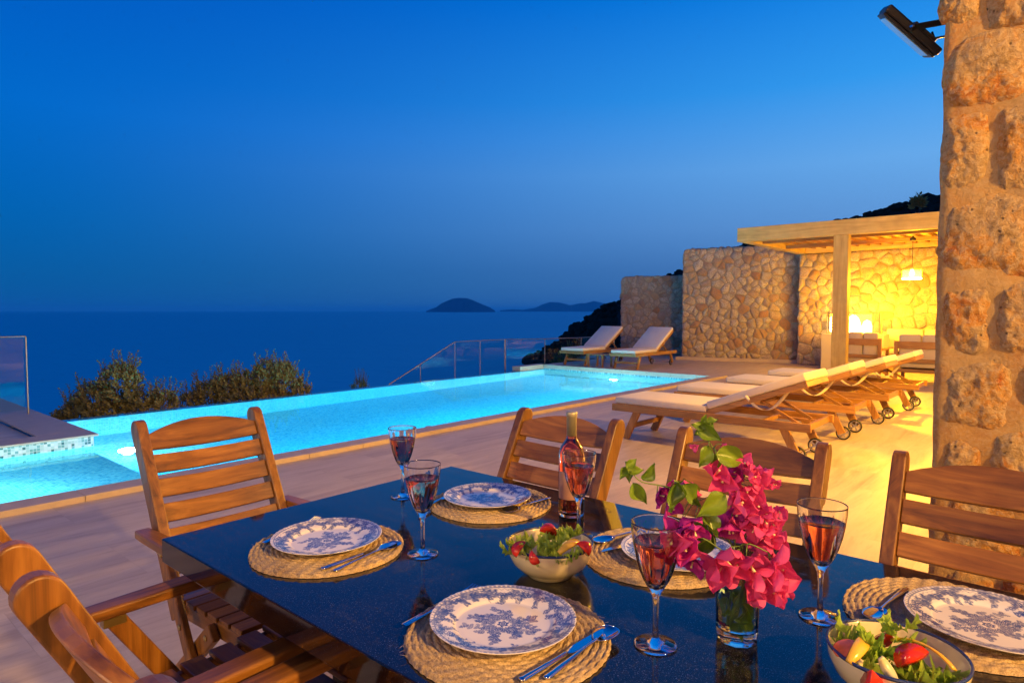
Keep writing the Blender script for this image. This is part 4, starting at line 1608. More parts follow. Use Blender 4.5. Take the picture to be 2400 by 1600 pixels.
    for k in range(NT_):
        k2 = (k + 1) % NT_
        fs.append((last + k, last + k2, N0 + k2, N0 + k))
    for i in range(len(under) - 1):
        a = N0 + i * NT_
        for k in range(NT_):
            k2 = (k + 1) % NT_
            fs.append((a + k, a + k2, a + NT_ + k2, a + NT_ + k))
    me = bpy.data.meshes.new('dinner_plate')
    me.from_pydata(vs, [], fs)
    me.materials.append(PLATE)
    me.polygons.foreach_set('use_smooth', [True] * len(fs))
    at = me.color_attributes.new('print', 'FLOAT_COLOR', 'POINT')
    buf = np.ones((len(vs), 4), np.float32)
    buf[:, :3] = 0
    buf[:N0, 0] = ink.ravel()
    at.data.foreach_set('color', buf.ravel())
    me.update()
    return me


plm = plate_mesh()
MT = TZ + .0105
PL = [('A', (767, 1253), 'blue flowered plate at the head of the table', .4), ('B', (1143, 1158), 'blue flowered plate at the far corner before the bottle', 1.9),
      ('C', (1590, 1285), 'blue flowered plate nearly hidden behind the magenta flowers', 3.3), ('D', (1179, 1443), 'blue flowered plate nearest the camera', 5.2),
      ('E', (2318, 1446), 'blue flowered plate cut by the right picture edge', 2.6)]
PC = {}
for k, (x, y), lab, rz in PL:
    p = G(x, y, MT + .02)
    PC[k] = p
    o = bpy.data.objects.new('dinner_plate', plm)
    col.objects.link(o)
    o.location, o.rotation_euler = (p.x, p.y, MT), (0, 0, rz)
    tag(o, lab, 'plate', 'blue and white printed dinner plates')


# ------------------------------------------------------------------ cutlery (modelled along +x, tip at the +x end)
def ribbon(prof, name, thick, m=STEEL):
    """prof: (x, half width, z)"""
    vs, fs = [], []
    for (x, hw_, z) in prof:
        vs += [(x, -hw_, z), (x, -hw_ * .45, z + thick * .45), (x, hw_ * .45, z + thick * .45), (x, hw_, z),
               (x, hw_ * .45, z - thick * .45), (x, -hw_ * .45, z - thick * .45)]
    for i in range(len(prof) - 1):
        for k in range(6):
            a, b = i * 6 + k, i * 6 + (k + 1) % 6
            fs.append((a, a + 6, b + 6, b))
    fs.append(tuple(range(6)))
    q = (len(prof) - 1) * 6
    fs.append(tuple(reversed(range(q, q + 6))))
    return MB().add(vs, fs)


HANDLE = [(-.105, .0055, .003), (-.100, .0075, .003), (-.06, .0065, .0045), (-.01, .0045, .006), (.02, .0032, .0068)]


def spoon_mb():
    b = ribbon([(x * 1.0, w_, z) for x, w_, z in HANDLE] + [(.042, .0035, .0062), (.048, .0045, .0055)], 's', .004)
    nx, ny = 16, 10
    vs, fs = [], []
    for s_ in (0, 1):
        for i in range(nx + 1):
            for j in range(ny + 1):
                a = math.pi * i / nx
                xx = .074 - .031 * math.cos(a)
                hw_ = .0205 * math.sin(a) ** .8 * (1 - .12 * math.cos(a)) + .0006
                f = -1 + 2 * j / ny
                dp = .0075 * math.sin(a) * (1 - f * f)
                vs.append((xx, f * hw_, .0078 - dp - .0012 * s_))
    n1 = (nx + 1) * (ny + 1)
    for s_ in (0, 1):
        for i in range(nx):
            for j in range(ny):
                q = s_ * n1 + i * (ny + 1) + j
                f_ = (q, q + ny + 1, q + ny + 2, q + 1)
                fs.append(f_ if s_ == 0 else f_[::-1])
    for i in range(nx):
        for j in (0, ny):
            q = i * (ny + 1) + j
            fs.append((q, q + n1, q + n1 + ny + 1, q + ny + 1))
    return b.add(vs, fs)


def fork_mb():
    b = ribbon(HANDLE + [(.035, .0045, .006), (.045, .0095, .004), (.058, .0115, .0028), (.066, .0118, .003)], 'f', .003)
    for k in range(4):
        y = -.0098 + k * .0065
        b.bar((.064, y, .003), (.085, y, .0045), .0034, .0022, (0, 1, 0))
        b.bar((.085, y, .0045), (.104, y, .0085), .0026, .0018, (0, 1, 0))
    return b


def knife_mb():
    return ribbon([(-.11, .006, .004), (-.105, .0078, .004), (-.05, .0075, .0045), (-.002, .0058, .005), (.004, .0052, .005)], 'k', .007)


def blade_mb():
    vs, fs = [], []
    prof = [(.0045, -.004, .0045), (.012, -.009, .0062), (.03, -.0105, .0066), (.08, -.0098, .0066), (.104, -.005, .0064), (.115, .003, .006)]
    for (x, y0, y1) in prof:
        vs += [(x, y0, .0048), (x, y1, .0042), (x, y1, .0058), (x, y0, .0050)]
    for i in range(len(prof) - 1):
        for k in range(4):
            a, c = i * 4 + k, i * 4 + (k + 1) % 4
            fs.append((a, a + 4, c + 4, c))
    fs.append((0, 1, 2, 3))
    q = (len(prof) - 1) * 4
    fs.append((q + 3, q + 2, q + 1, q))
    return MB().add(vs, fs)


SP, FK, KH, KB = spoon_mb().mesh('spoon', STEEL, True), fork_mb().mesh('fork', STEEL), knife_mb().mesh('handle', STEEL, True), blade_mb().mesh('blade', STEEL)


def cutlery(kind, a, b, label, z=None, tilt=0.):
    z = MT if z is None else z
    p, q = G(*a, z + .005), G(*b, z + .005)
    mid = (p + q) / 2
    ang = math.atan2(q.y - p.y, q.x - p.x)
    if kind == 'knife':
        t = thing('knife', label, 'knife', (mid.x, mid.y, z), ang)
        for nm, me in (('handle', KH), ('blade', KB)):
            o = bpy.data.objects.new(nm, me)
            col.objects.link(o)
            o.parent = t
    else:
        t = bpy.data.objects.new(kind, SP if kind == 'spoon' else FK)
        col.objects.link(t)
        t.location, t.rotation_euler = (mid.x, mid.y, z), (0, tilt, ang)
        tag(t, label, kind)
    t['group'] = kind + 's laid at the place settings'
    return t


cutlery('knife', (748, 1333), (935, 1268), 'steel knife right of the plate at the head of the table')
cutlery('spoon', (765, 1342), (948, 1264), 'steel spoon outside the knife at the head of the table')
cutlery('fork', (597, 1278), (760, 1206), 'steel fork tucked under the plate at the head of the table')
cutlery('spoon', (1300, 1160), (1170, 1203), 'steel spoon lying before the far corner plate')
cutlery('knife', (1010, 1184), (1060, 1160), 'steel knife left of the far corner plate').location.x -= .01
cutlery('spoon', (1520, 1236), (1407, 1266), 'steel spoon on the mat behind the front wine glass')
cutlery('knife', (1560, 1258), (1425, 1287), 'steel knife beside the spoon behind the front wine glass')
cutlery('fork', (933, 1468), (1128, 1368), 'steel fork tucked under the nearest plate')
cutlery('knife', (1222, 1590), (1412, 1478), 'steel knife right of the nearest plate')
cutlery('spoon', (1263, 1596), (1450, 1462), 'steel spoon beside the knife nearest the camera')
cutlery('spoon', (2124, 1376), (2040, 1447), 'steel spoon left of the right edge plate')


# ------------------------------------------------------------------ wine glasses
def glass_parts():
    H = .225
    outer = [(.001, .0), (.037, .0), (.0385, .0015), (.037, .003), (.022, .0052), (.010, .009), (.0058, .016), (.0045, .04), (.0047, .07), (.0062, .088),
             (.010, .098), (.0165, .108), (.024, .121), (.031, .138), (.037, .158), (.0415, .182), (.0445, .205), (.0454, H - .003), (.0455, H - .0006), (.0449, H)]
    inner = [(.0443, H - .0006), (.0442, H - .003), (.0432, .205), (.0400, .182), (.0353, .158), (.0290, .138), (.0215, .1215), (.0120, .1105), (.001, .1060)]

    def facet(t, z, r):
        if .1 < z < .19 and r > .009:
            k = min(1, (z - .10) / .02, (.19 - z) / .03)
            return 1 - .07 * k * (1 - abs(math.cos(5 * t))) - .02 * k * abs(math.sin(15 * t + z * 120))
        return 1

    g = MB()
    n = 80
    prof = outer + inner
    vs, fs = [], []
    for i, (rr, z) in enumerate(prof):
        for k in range(n):
            t = 2 * math.pi * k / n
            f = facet(t, z, rr) if i < len(outer) else 1
            vs.append((rr * f * math.cos(t), rr * f * math.sin(t), z))
    for i in range(len(prof) - 1):
        for k in range(n):
            fs.append((i * n + k, i * n + (k + 1) % n, (i + 1) * n + (k + 1) % n, (i + 1) * n + k))
    fs.append(tuple(reversed(range(n))))
    q = (len(prof) - 1) * n
    fs.append(tuple(range(q, q + n)))
    gm = g.add(vs, fs).mesh('goblet', CRYSTAL, True)
    lv = .190
    wi = MB()
    pw = [(.001, .1068), (.0114, .1112), (.0208, .1222), (.0283, .1385), (.0346, .1582), (.0393, .182), (.0404, lv - .0006), (.0404, lv), (.0385, lv - .0008), (.001, lv - .0008)]
    wm = wi.lathe(pw, 64).mesh('wine', WINE, True)
    return gm, wm


GM, WM = glass_parts()
GL = [((944, 1164), 'crystal glass of rose wine farthest back, standing against the pool edge'), ((991, 1298), 'crystal glass of rose wine right of the plate at the table head'),
      ((1356, 1256), 'crystal glass of rose wine directly in front of the bottle'), ((1536, 1511), 'tall near crystal glass of red-pink wine left of the flower vase'),
      ((1921, 1446), 'crystal glass of rose wine right of the flower vase')]
for i, ((x, y), lab) in enumerate(GL):
    p = G(x, y, TZ)
    t = thing('wine_glass', lab, 'wine glass', (p.x, p.y, TZ + .0005), i * .7, 'crystal glasses of rose wine')
    for nm, me in (('goblet', GM), ('wine', WM)):
        o = bpy.data.objects.new(nm, me)
        col.objects.link(o)
        o.parent = t

# ------------------------------------------------------------------ bottle
p = G(1339, 1207, TZ)
bt = thing('wine_bottle', 'clear bottle of rose wine with a gold capsule', 'wine bottle', (p.x, p.y, TZ + .0005))
po = [(.001, .002), (.032, .0), (.0375, .004), (.038, .02), (.038, .175), (.0365, .19), (.031, .205), (.022, .218), (.0155, .228), (.0142, .24), (.0142, .30)]
pi_ = [(.0118, .30), (.0118, .238), (.0130, .229), (.0195, .2175), (.0285, .204), (.0340, .189), (.0355, .175), (.0355, .022), (.030, .010), (.001, .014)]
bo = MB()
n = 56
vs, fs = [], []
prof = po + pi_
bo.lathe(prof, n)
weld(bo.obj('bottle_glass', BOTTLEGLASS, bt, True))
MB().lathe([(.001, .0146), (.0295, .0106), (.0350, .0225), (.0350, .1749), (.0335, .1888), (.0280, .2036), (.0190, .2170), (.0126, .2285), (.0113, .2385), (.0113, .250), (.001, .250)], 48).obj('wine', BOTTLE_WINE, bt, True)
MB().lathe([(.0146, .236), (.0146, .290), (.0162, .2915), (.0162, .3035), (.0150, .306), (.001, .306)], 40).obj('capsule', FOIL, bt, True)
lb = MB()
vs, fs = [], []
for i in range(19):
    a = R(200) + R(150) * i / 18 + HEAD - R(5)
    for z in (.055, .135):
        vs.append((.0384 * math.cos(a), .0384 * math.sin(a), z))
for i in range(18):
    fs.append((i * 2, i * 2 + 2, i * 2 + 3, i * 2 + 1))
lb.add(vs, fs).obj('label', LABELM, bt, True)


# ------------------------------------------------------------------ salads
def lettuce_mesh(seed, s=1.):
    r = random.Random(seed)
    nu, nv = 96, 10
    vs, fs = [], []
    ph = [r.uniform(0, 6.28) for _ in range(4)]
    for j in range(nv + 1):
        q = j / nv
        for i in range(nu + 1):
            a = -1.9 + 3.8 * i / nu
            rad = .034 * q * s * (1 + .12 * math.sin(5 * a + ph[0]) * q)
            ruff = q ** 2.0 * .0075 * s * (math.sin(9 * a + ph[1]) + .7 * math.sin(17 * a + ph[2]) + .5 * q * math.sin(37 * a + ph[0]))
            cup = .016 * q * q * s
            rr = rad + q ** 4 * .0022 * s * (math.sin(21 * a + ph[3]) + math.sin(43 * a))
            vs.append((rr * math.cos(a), rr * math.sin(a), cup + ruff + .002 * noise.noise(Vector((rr * 90, a * 2, seed)))))
    for j in range(nv):
        for i in range(nu):
            k = j * (nu + 1) + i
            fs.append((k, k + 1, k + nu + 2, k + nu + 1))
    return MB().add(vs, fs).mesh('lettuce_leaf', LETTUCE, True)


def wedge_mb(rad=.024, a0=-1.0, a1=1.0):
    """a tomato wedge: slice of a sphere, skin outside"""
    n, m = 10, 8
    vs, fs = [(0, 0, 0)], []
    for j in range(m + 1):
        ph = -math.pi / 2 + math.pi * j / m
        for i in range(n + 1):
            a = a0 * .55 + (a1 - a0) * .55 * i / n
            vs.append((rad * math.cos(ph) * math.cos(a), rad * math.cos(ph) * math.sin(a), rad * .85 * math.sin(ph)))
    for j in range(m):
        for i in range(n):
            k = 1 + j * (n + 1) + i
            fs.append((k, k + 1, k + n + 2, k + n + 1))
        for i in (0, n):
            k = 1 + j * (n + 1) + i
            fs.append((0, k, k + n + 1) if i == 0 else (0, k + n + 1, k))
    return MB().add(vs, fs)


def strip_mb(L, wd, curl):
    vs, fs = [], []
    n = 16
    for i in range(n + 1):
        s = i / n
        a = -curl / 2 + curl * s
        rad = L / curl
        w_ = wd * (.45 + .55 * math.sin(math.pi * min(1, max(0, s * .9 + .05))))
        for (dr, dz) in ((-.0022, -w_ / 2), (.0022, -w_ / 2 * .9), (.0028, w_ / 2 * .9), (-.0018, w_ / 2)):
            vs.append(((rad + dr) * math.cos(a) - rad, (rad + dr) * math.sin(a), dz))
    for i in range(n):
        for k in range(4):
            a, b = i * 4 + k, i * 4 + (k + 1) % 4
            fs.append((a, b, b + 4, a + 4))
    fs.append((3, 2, 1, 0))
    q = n * 4
    fs.append((q, q + 1, q + 2, q + 3))
    return MB().add(vs, fs)


bowl_prof = [(.001, .004), (.044, .004), (.046, .0), (.050, .0), (.052, .006), (.070, .016), (.086, .032), (.095, .052), (.098, .072), (.0975, .0745)]
bowl_in = [(.0955, .0745), (.0945, .070), (.091, .050), (.082, .033), (.066, .019), (.045, .011), (.001, .0095)]
bowl_me = MB().lathe(bowl_prof + bowl_in, 72).mesh('bowl_body', CERAMIC, True)
rim_me = MB().lathe([(.0983, .0715), (.0990, .0745), (.0965, .0768), (.0948, .0750), (.0950, .0725)], 72, close=True).mesh('rim', NAVY, True)


def obj_at(name, me, loc, rot, label, cat, group=None, scale=1.):
    o = bpy.data.objects.new(name, me)
    col.objects.link(o)
    o.location, o.rotation_euler = loc, rot
    o.scale = (scale,) * 3
    return tag(o, label, cat, group)


LETM = [lettuce_mesh(s, 1.0) for s in (1, 2, 3, 4, 5)]
TOM = wedge_mb().mesh('tomato_wedge', TOMATO, True)
TOMH = MB().lathe([(.001, -.012), (.012, -.010), (.019, -.003), (.020, .002), (.018, .003), (.001, .0025)], 24).mesh('tomato_half', TOMSEED, True)
PEP = strip_mb(.075, .018, 1.5).mesh('pepper_strip', PEPPER, True)
PEPL = strip_mb(.12, .024, 1.2).mesh('pepper_strip', PEPPER, True)
ONI = strip_mb(.05, .020, 2.2).mesh('onion_piece', ONION, True)


def salad(cpx, zb, label, seed, which):
    q = G(*cpx, TZ + .075)
    t = thing('salad_bowl', label, 'bowl', (q.x, q.y, TZ + .0005), 0, 'cream salad bowls with a navy rim')
    for nm, me in (('bowl_body', bowl_me), ('rim', rim_me)):
        o = bpy.data.objects.new(nm, me)
        col.objects.link(o)
        o.parent = t
    return Vector((q.x, q.y, TZ))


def rim_at(px, py, z):
    return G(px, py, z)


s1 = salad((1289, 1268), 0, 'cream salad bowl in the middle of the table below the wine bottle', 1, 'mid')
s2 = salad((2101, 1521), 0, 'cream salad bowl at the bottom right corner of the table', 2, 'near')
r = random.Random(12)


def leaves(pxs, z, where, scale=1., extra=''):
    cx, cy, sx, sy = (1289, 1272, 75, 26) if 'middle' in where else (2095, 1530, 130, 62)
    for i, (x, y, dz) in enumerate(pxs):
        p = G(x, y, z + dz)
        a, b = (x - cx) / sx, (y - cy) / sy
        hor = 'left' if a < -.35 else 'right' if a > .35 else ''
        ver = 'back' if b < -.3 else 'front' if b > .35 else ''
        spot = (ver + ' ' + hor).strip() or 'centre'
        rimn = 'against the rim' if a * a + b * b > .75 else 'inside the heap'
        lab = extra or 'frilly green lettuce leaf %s at the %s of the %s' % (rimn, spot, where)
        obj_at('lettuce_leaf', LETM[(i * 2 + len(pxs)) % 5], (p.x, p.y, p.z - .012), (r.uniform(-.5, .5), r.uniform(-.5, .3), HEAD - R(90) + r.uniform(-1.6, 1.6)),
               lab, 'lettuce leaf', 'lettuce leaves in the ' + where, scale * r.uniform(.9, 1.15))


Z1 = TZ + .075
B1 = 'middle salad bowl'
leaves([(1215, 1272, .008), (1240, 1290, .006), (1262, 1262, .018), (1290, 1280, .012), (1318, 1290, .008), (1330, 1300, .002), (1350, 1268, .006), (1230, 1262, .004), (1285, 1300, .002), (1300, 1255, .016),
        (1205, 1285, .0)], Z1 - .006, B1, .95)
leaves([(1335, 1248, .030), (1310, 1262, .026), (1342, 1238, .036)], Z1, B1, .8, 'lettuce leaf piled high at the back of the middle salad, under the bottle')
p = G(1283, 1250, Z1 + .025)
obj_at('tomato_wedge', TOM, (p.x, p.y, p.z), (.2, -1.2, HEAD), 'red tomato wedge standing up on the middle salad', 'tomato wedge', None, 1.0)
p = G(1222, 1286, Z1 + .012)
obj_at('tomato_wedge', TOM, (p.x, p.y, p.z), (.9, .3, HEAD + 2.2), 'dark red tomato wedge at the left side of the middle salad', 'tomato wedge')
p = G(1254, 1303, Z1 + .006)
obj_at('tomato_wedge', TOM, (p.x, p.y, p.z), (.5, .2, HEAD - 1.7), 'small tomato piece at the front rim of the middle salad', 'tomato wedge', None, .8)
p = G(1362, 1286, Z1 + .010)
obj_at('tomato_wedge', TOM, (p.x, p.y, p.z), (.6, -.3, HEAD - .6), 'red tomato wedge at the right side of the middle salad', 'tomato wedge')


def lay_strip(me, a, b, z, label, lift=0.):
    """a curved strip of pepper lying from pixel a to pixel b, bowed upwards and outwards"""
    P, Q = G(*a, z), G(*b, z + lift)
    L_ = (Q - P).length
    y = (Q - P).normalized()
    x = (Vector((0, 0, 1)) * .75 + CM @ Vector((.5, 0, 0))).normalized()
    x = (x - y * x.dot(y)).normalized()
    zz_ = x.cross(y)
    ys = [v.co.y for v in me.vertices]
    k = L_ / (max(ys) - min(ys))
    o = bpy.data.objects.new('pepper_strip', me)
    col.objects.link(o)
    M = Matrix((x, y, zz_)).transposed().to_4x4()
    mid = (P + Q) / 2
    M.translation = mid + x * .008
    o.matrix_world = M @ Matrix.Scale(k, 4)
    return tag(o, label, 'pepper strip')


lay_strip(PEP, (1310, 1292), (1362, 1266), Z1 + .016, 'yellow pepper strip across the middle salad', .006)

B2 = 'near salad bowl'
leaves([(1975, 1492, .006), (2000, 1478, .010), (2060, 1510, .014), (2085, 1535, .006), (2045, 1540, -.002), (2110, 1478, .028), (2085, 1500, .016), (2190, 1556, .004), (2205, 1572, .0),
        (2175, 1580, -.006), (2140, 1590, -.008), (2020, 1560, -.012)], Z1 - .012, B2, 1.0)
leaves([(2115, 1455, .035)], Z1, B2, .75, 'lettuce leaf standing tallest at the back of the near salad')
p = G(1984, 1520, Z1 + .004)
obj_at('tomato_half', TOMH, (p.x, p.y, p.z), (.35, -.25, 0), 'cut cherry tomato half at the left of the near salad', 'tomato half', None, 1.0)
lay_strip(PEP, (1995, 1545), (2030, 1495), Z1 + .006, 'yellow pepper strip curling round the tomato half')
lay_strip(PEPL, (2092, 1490), (2243, 1560), Z1 + .006, 'long yellow pepper slice along the right side of the near salad')
p = G(2140, 1545, Z1 + .012)
obj_at('tomato_wedge', TOM, (p.x, p.y, p.z), (1.0, .2, HEAD + 1.3), 'large glossy tomato wedge in the centre of the near salad', 'tomato wedge', None, 1.25)
p = G(2062, 1492, Z1 + .002)
obj_at('tomato_wedge', TOM, (p.x, p.y, p.z), (.8, .5, HEAD + .6), 'small red tomato wedge at the back of the near salad', 'tomato wedge', None, .9)
p = G(2030, 1573, Z1 + .0)
obj_at('tomato_wedge', TOM, (p.x, p.y, p.z), (.3, .9, HEAD - 1.3), 'red tomato wedge against the front rim of the near salad', 'tomato wedge', None, 1.15)
p = G(2080, 1568, Z1 + .004)
obj_at('onion_piece', ONI, (p.x, p.y, p.z), (1.0, .5, HEAD + 1.2), 'pale onion piece at the front of the near salad', 'onion piece', None, .8)

# ------------------------------------------------------------------ vase with bougainvillea
vb = G(1727, 1496, TZ)
VD = (vb - CAM).dot(FWD)
vs_t = thing('glass_vase', 'heavy clear tumbler used as a vase, filled with water', 'vase', (vb.x, vb.y, TZ + .0005))


def dec(t, z, r_):
    k = 1 if z < .03 else max(0, 1 - (z - .03) / .03)
    a = (t % (math.pi / 5)) - math.pi / 10
    return (1 - k) + k * (math.cos(math.pi / 10) / math.cos(a)) * 1.01


H_ = .128
prof = [(.001, .001), (.034, .0), (.036, .003), (.038, .03), (.0408, H_ - .004), (.041, H_ - .0008), (.0399, H_)]
inn = [(.0388, H_ - .0008), (.0386, H_ - .004), (.0362, .037), (.0355, .033), (.033, .022), (.001, .019)]
mb = MB()
n = 80
vs, fs = [], []
for i, (rr, z) in enumerate(prof + inn):
    for k in range(n):
        t = 2 * math.pi * k / n
        f = dec(t, z, rr) if i < len(prof) - 1 else 1
        vs.append((rr * f * math.cos(t), rr * f * math.sin(t), z))
m_ = len(prof + inn)
for i in range(m_ - 1):
    for k in range(n):
        fs.append((i * n + k, i * n + (k + 1) % n, (i + 1) * n + (k + 1) % n, (i + 1) * n + k))
fs.append(tuple(reversed(range(n))))
fs.append(tuple(range((m_ - 1) * n, m_ * n)))
mb.add(vs, fs).obj('tumbler', VASEGLASS, vs_t, True)
MB().lathe([(.001, .0196), (.0325, .0226), (.0357, .0355), (.0378, .095), (.001, .095)], 56).obj('water', VASEWATER, vs_t, True)


def leaf_mesh(name, m, L, W, cup, wav, seed, tipw=1.3, n=8):
    vs, fs = [], []
    nl, nw = 14, 8
    for i in range(nl + 1):
        s = i / nl
        hw_ = W / 2 * (math.sin(math.pi * s ** .66)) ** (1.15 if name == 'leaf' else .85) * (1 if s < .97 else .3) + .0004
        for j in range(nw + 1):
            f = -1 + 2 * j / nw
            z = cup * (f * f) * W * .5 - .25 * L * (s - .45) ** 2 + wav * math.sin(7 * s + 3 * f + seed) * abs(f) * L * .05
            z += .0012 * (1 - abs(f)) * 0 - (.0015 if j == nw // 2 else 0)
            vs.append((s * L, f * hw_, z + .02 * L * noise.noise(Vector((s * 5, f * 3, seed)))))
    for i in range(nl):
        for j in range(nw):
            q = i * (nw + 1) + j
            fs.append((q, q + nw + 1, q + nw + 2, q + 1))
    return MB().add(vs, fs).mesh(name, m, True)


LEAFM = [leaf_mesh('leaf', GREENLEAF, .055, .034, .5, 2.2, s) for s in (1, 2, 3)]
BRM = [leaf_mesh('bract', BRACT, .040, .034, .5, 2.4, s + 10) for s in (1, 2, 3)]
BRP = [leaf_mesh('bract', BRACTP, .040, .034, .5, 2.4, s + 20) for s in (1, 2)]
CEN = MB().tube([(0, 0, 0), (0, 0, .014), (0, 0, .018)], [.0012, .0014, .0022], 6).mesh('floret', CENTRE, True)


def zp(x, y, off=0.):
    """a point of the bouquet, from the enlarged crop's pixels; off = metres nearer the camera"""
    return PD(1400 + x / 2.6133, 950 + y / 2.6133, VD - off)


def place(me, name, parent, p, d, up, s):
    d = d.normalized()
    up = (up - d * up.dot(d))
    up = up.normalized() if up.length > 1e-4 else Vector((0, 0, 1)).cross(d).normalized()
    sd = up.cross(d)
    M = Matrix((d, sd, up)).transposed().to_4x4()
    M.translation = p - Vector(parent.location)
    o = bpy.data.objects.new(name, me)
    col.objects.link(o)
    o.parent = parent
    o.matrix_local = M @ Matrix.Scale(s, 4)
    return o


SPRAYS = []
rb = random.Random(31)
vase_c = Vector((vb.x, vb.y, TZ + .03))
neck = Vector((vb.x, vb.y, TZ + H_))


def spray(label, path, leaf_pts, clusters, name='bougainvillea_branch'):
    t = thing(name, label, 'flowering branch', tuple(neck), 0, 'bougainvillea branches in the vase')
    pts = [vase_c + Vector((rb.uniform(-.012, .012), rb.uniform(-.012, .012), 0)), neck + Vector((rb.uniform(-.02, .02), rb.uniform(-.02, .02), 0))] + [zp(*q) for q in path]
    sm = []
    for i in range(len(pts) - 1):
        for k in range(5):
            sm.append(pts[i].lerp(pts[i + 1], k / 5))
    sm.append(pts[-1])
    for _ in range(3):
        sm = [sm[0]] + [(sm[i - 1] + sm[i] * 2 + sm[i + 1]) / 4 for i in range(1, len(sm) - 1)] + [sm[-1]]
    o0 = Vector(t.location)
    MB().tube([p - o0 for p in sm], [.0021 - .0012 * i / len(sm) for i in range(len(sm))], 7).obj('stem', STEMG, t, True)

    def twig(p):
        q = min(sm[7:] or sm, key=lambda a: (a - p).length)
        if (q - p).length > .012:
            mid = (q + p) / 2 + Vector((0, 0, .004))
            MB().tube([q - o0, mid - o0, p - o0], [.0011, .0009, .0008], 5).obj('twig', STEMG, t, True)

    for (x, y, s, ang, off) in leaf_pts:
        p = zp(x, y, off)
        right, upv = CM @ Vector((1, 0, 0)), CM @ Vector((0, 1, 0))
        d = right * math.cos(R(ang)) + upv * math.sin(R(ang)) - FWD * rb.uniform(-.3, .3)
        upn = -FWD + right * rb.uniform(-.7, .7) + upv * rb.uniform(.0, 1.1)
        base = p - d.normalized() * .026 * s
        twig(base)
        place(rb.choice(LEAFM), 'leaf', t, base, d, upn, s * .85)
    for (x, y, s, purple, off) in clusters:
        x, s = (780 + (x - 780) * .88 if x > 780 else x), s * .92
        p = zp(x, y, off)
        twig(p)
        right, upv = CM @ Vector((1, 0, 0)), CM @ Vector((0, 1, 0))
        axis = (-FWD * rb.uniform(.3, 1) + right * rb.uniform(-.8, .8) + upv * rb.uniform(-.9, .4)).normalized()
        a = axis.orthogonal().normalized()
        b = axis.cross(a)
        r0 = rb.uniform(0, 6)
        for k in range(3):
            th = r0 + k * 2.094 + rb.uniform(-.2, .2)
            rad = a * math.cos(th) + b * math.sin(th)
            d = rad * rb.uniform(.8, 1.) + axis * rb.uniform(.35, .9)
            place(rb.choice(BRP if purple else BRM), 'bract', t, p, d, axis - rad * .5, s * .86 * rb.uniform(.85, 1.12))
        place(CEN, 'floret', t, p, axis.orthogonal(), axis, s)
    return t


spray('tall leafy bougainvillea shoot rising highest from the vase', [(850, 900, 0), (800, 420, .0), (735, 300, .0), (670, 200, .01), (655, 95, .01)],
      [(830, 315, 1.3, -12, .02), (705, 360, .9, 250, .01), (650, 320, .95, 250, .02), (700, 175, 1.0, -35, .02), (615, 125, .62, 170, .01), (625, 165, .65, 200, .0), (660, 80, .45, 80, 0), (710, 95, .5, 20, 0), (690, 130, .6, 60, 0),
       (755, 340, .7, 30, 0), (855, 440, .9, 10, -.01)],
      [(600, 250, .35, 0, .0), (765, 235, .4, 0, .01)])
spray('bougainvillea shoot arching out to the far left with small green leaves', [(800, 800, .0), (640, 640, .0), (520, 520, .02), (400, 490, .02), (260, 470, .02), (205, 400, .02)],
      [(215, 350, .55, 40, .02), (160, 420, .6, 230, .02), (245, 400, .6, 10, .02), (320, 400, .85, 60, .02), (265, 545, 1.0, -55, .02), (185, 375, .5, 110, .02), (200, 440, .5, 260, .01),
       (460, 570, 1.15, 255, .05), (575, 560, 1.15, -50, .05), (690, 620, 1.35, 215, .06), (560, 500, .9, 120, .03), (480, 490, .8, 30, .0)],
      [(365, 545, .95, 1, .02), (430, 600, 1.0, 1, .02), (410, 520, .8, 1, .0), (560, 470, .95, 0, .02), (520, 690, 1.2, 1, .03), (590, 740, 1.2, 1, .04), (500, 750, 1.0, 1, .02)])
spray('drooping bougainvillea cluster hanging over the wine glass at the left of the vase', [(780, 900, .02), (640, 800, .03), (520, 820, .04)],
      [(620, 800, 1.2, 240, -.01), (660, 860, 1.2, 250, -.01), (700, 740, 1.1, -60, .02)],
      [(460, 820, 1.25, 0, .05), (500, 890, 1.15, 0, .05), (560, 880, 1.3, 1, .05), (590, 940, 1.1, 1, .03), (440, 880, .8, 0, .04)])
spray('upright magenta bougainvillea head crowded at the upper right of the vase', [(880, 900, 0), (920, 600, .0), (960, 430, 0)],
      [(900, 640, .9, 60, 0), (1010, 780, .8, 30, 0)],
      [(720, 430, 1.15, 0, .02), (770, 470, 1.1, 0, .02), (820, 500, 1.1, 0, .01), (860, 400, .8, 1, .0), (930, 370, .8, 0, .02), (985, 370, .8, 0, .02), (1030, 410, .8, 0, .01), (950, 430, .8, 0, .03),
       (1000, 470, .85, 0, .02), (930, 500, .8, 0, .02), (1040, 470, .6, 0, .0), (1105, 480, .55, 0, .0), (1130, 470, .45, 0, .0), (980, 530, .8, 0, .01), (870, 540, .9, 0, .03), (900, 590, .95, 0, .04), (845, 600, 1.1, 0, .05)])
spray('dense crimson bougainvillea mass at the right side of the vase', [(900, 900, 0), (1000, 740, .01), (1080, 650, .01)],
      [(1060, 880, .6, -40, 0)],
      [(1000, 620, 1.0, 0, .02), (1060, 620, 1.0, 0, .02), (1110, 630, .95, 0, .01), (1150, 620, .9, 0, .0), (960, 660, 1.1, 0, .03), (1040, 680, 1.1, 0, .03), (1100, 700, 1.0, 0, .02), (1000, 730, 1.1, 0, .03),
       (1070, 760, 1.1, 0, .02), (1120, 790, 1.0, 0, .01), (1130, 840, .9, 0, .0), (1040, 830, 1.1, 0, .01), (980, 790, 1.0, 0, .0), (820, 720, 1.2, 1, .02), (870, 760, 1.1, 0, .02), (790, 750, 1.0, 1, .01), (900, 700, 1.0, 0, .0), (930, 820, 1.0, 0, -.02),
       (880, 650, 1.1, 1, .0)])
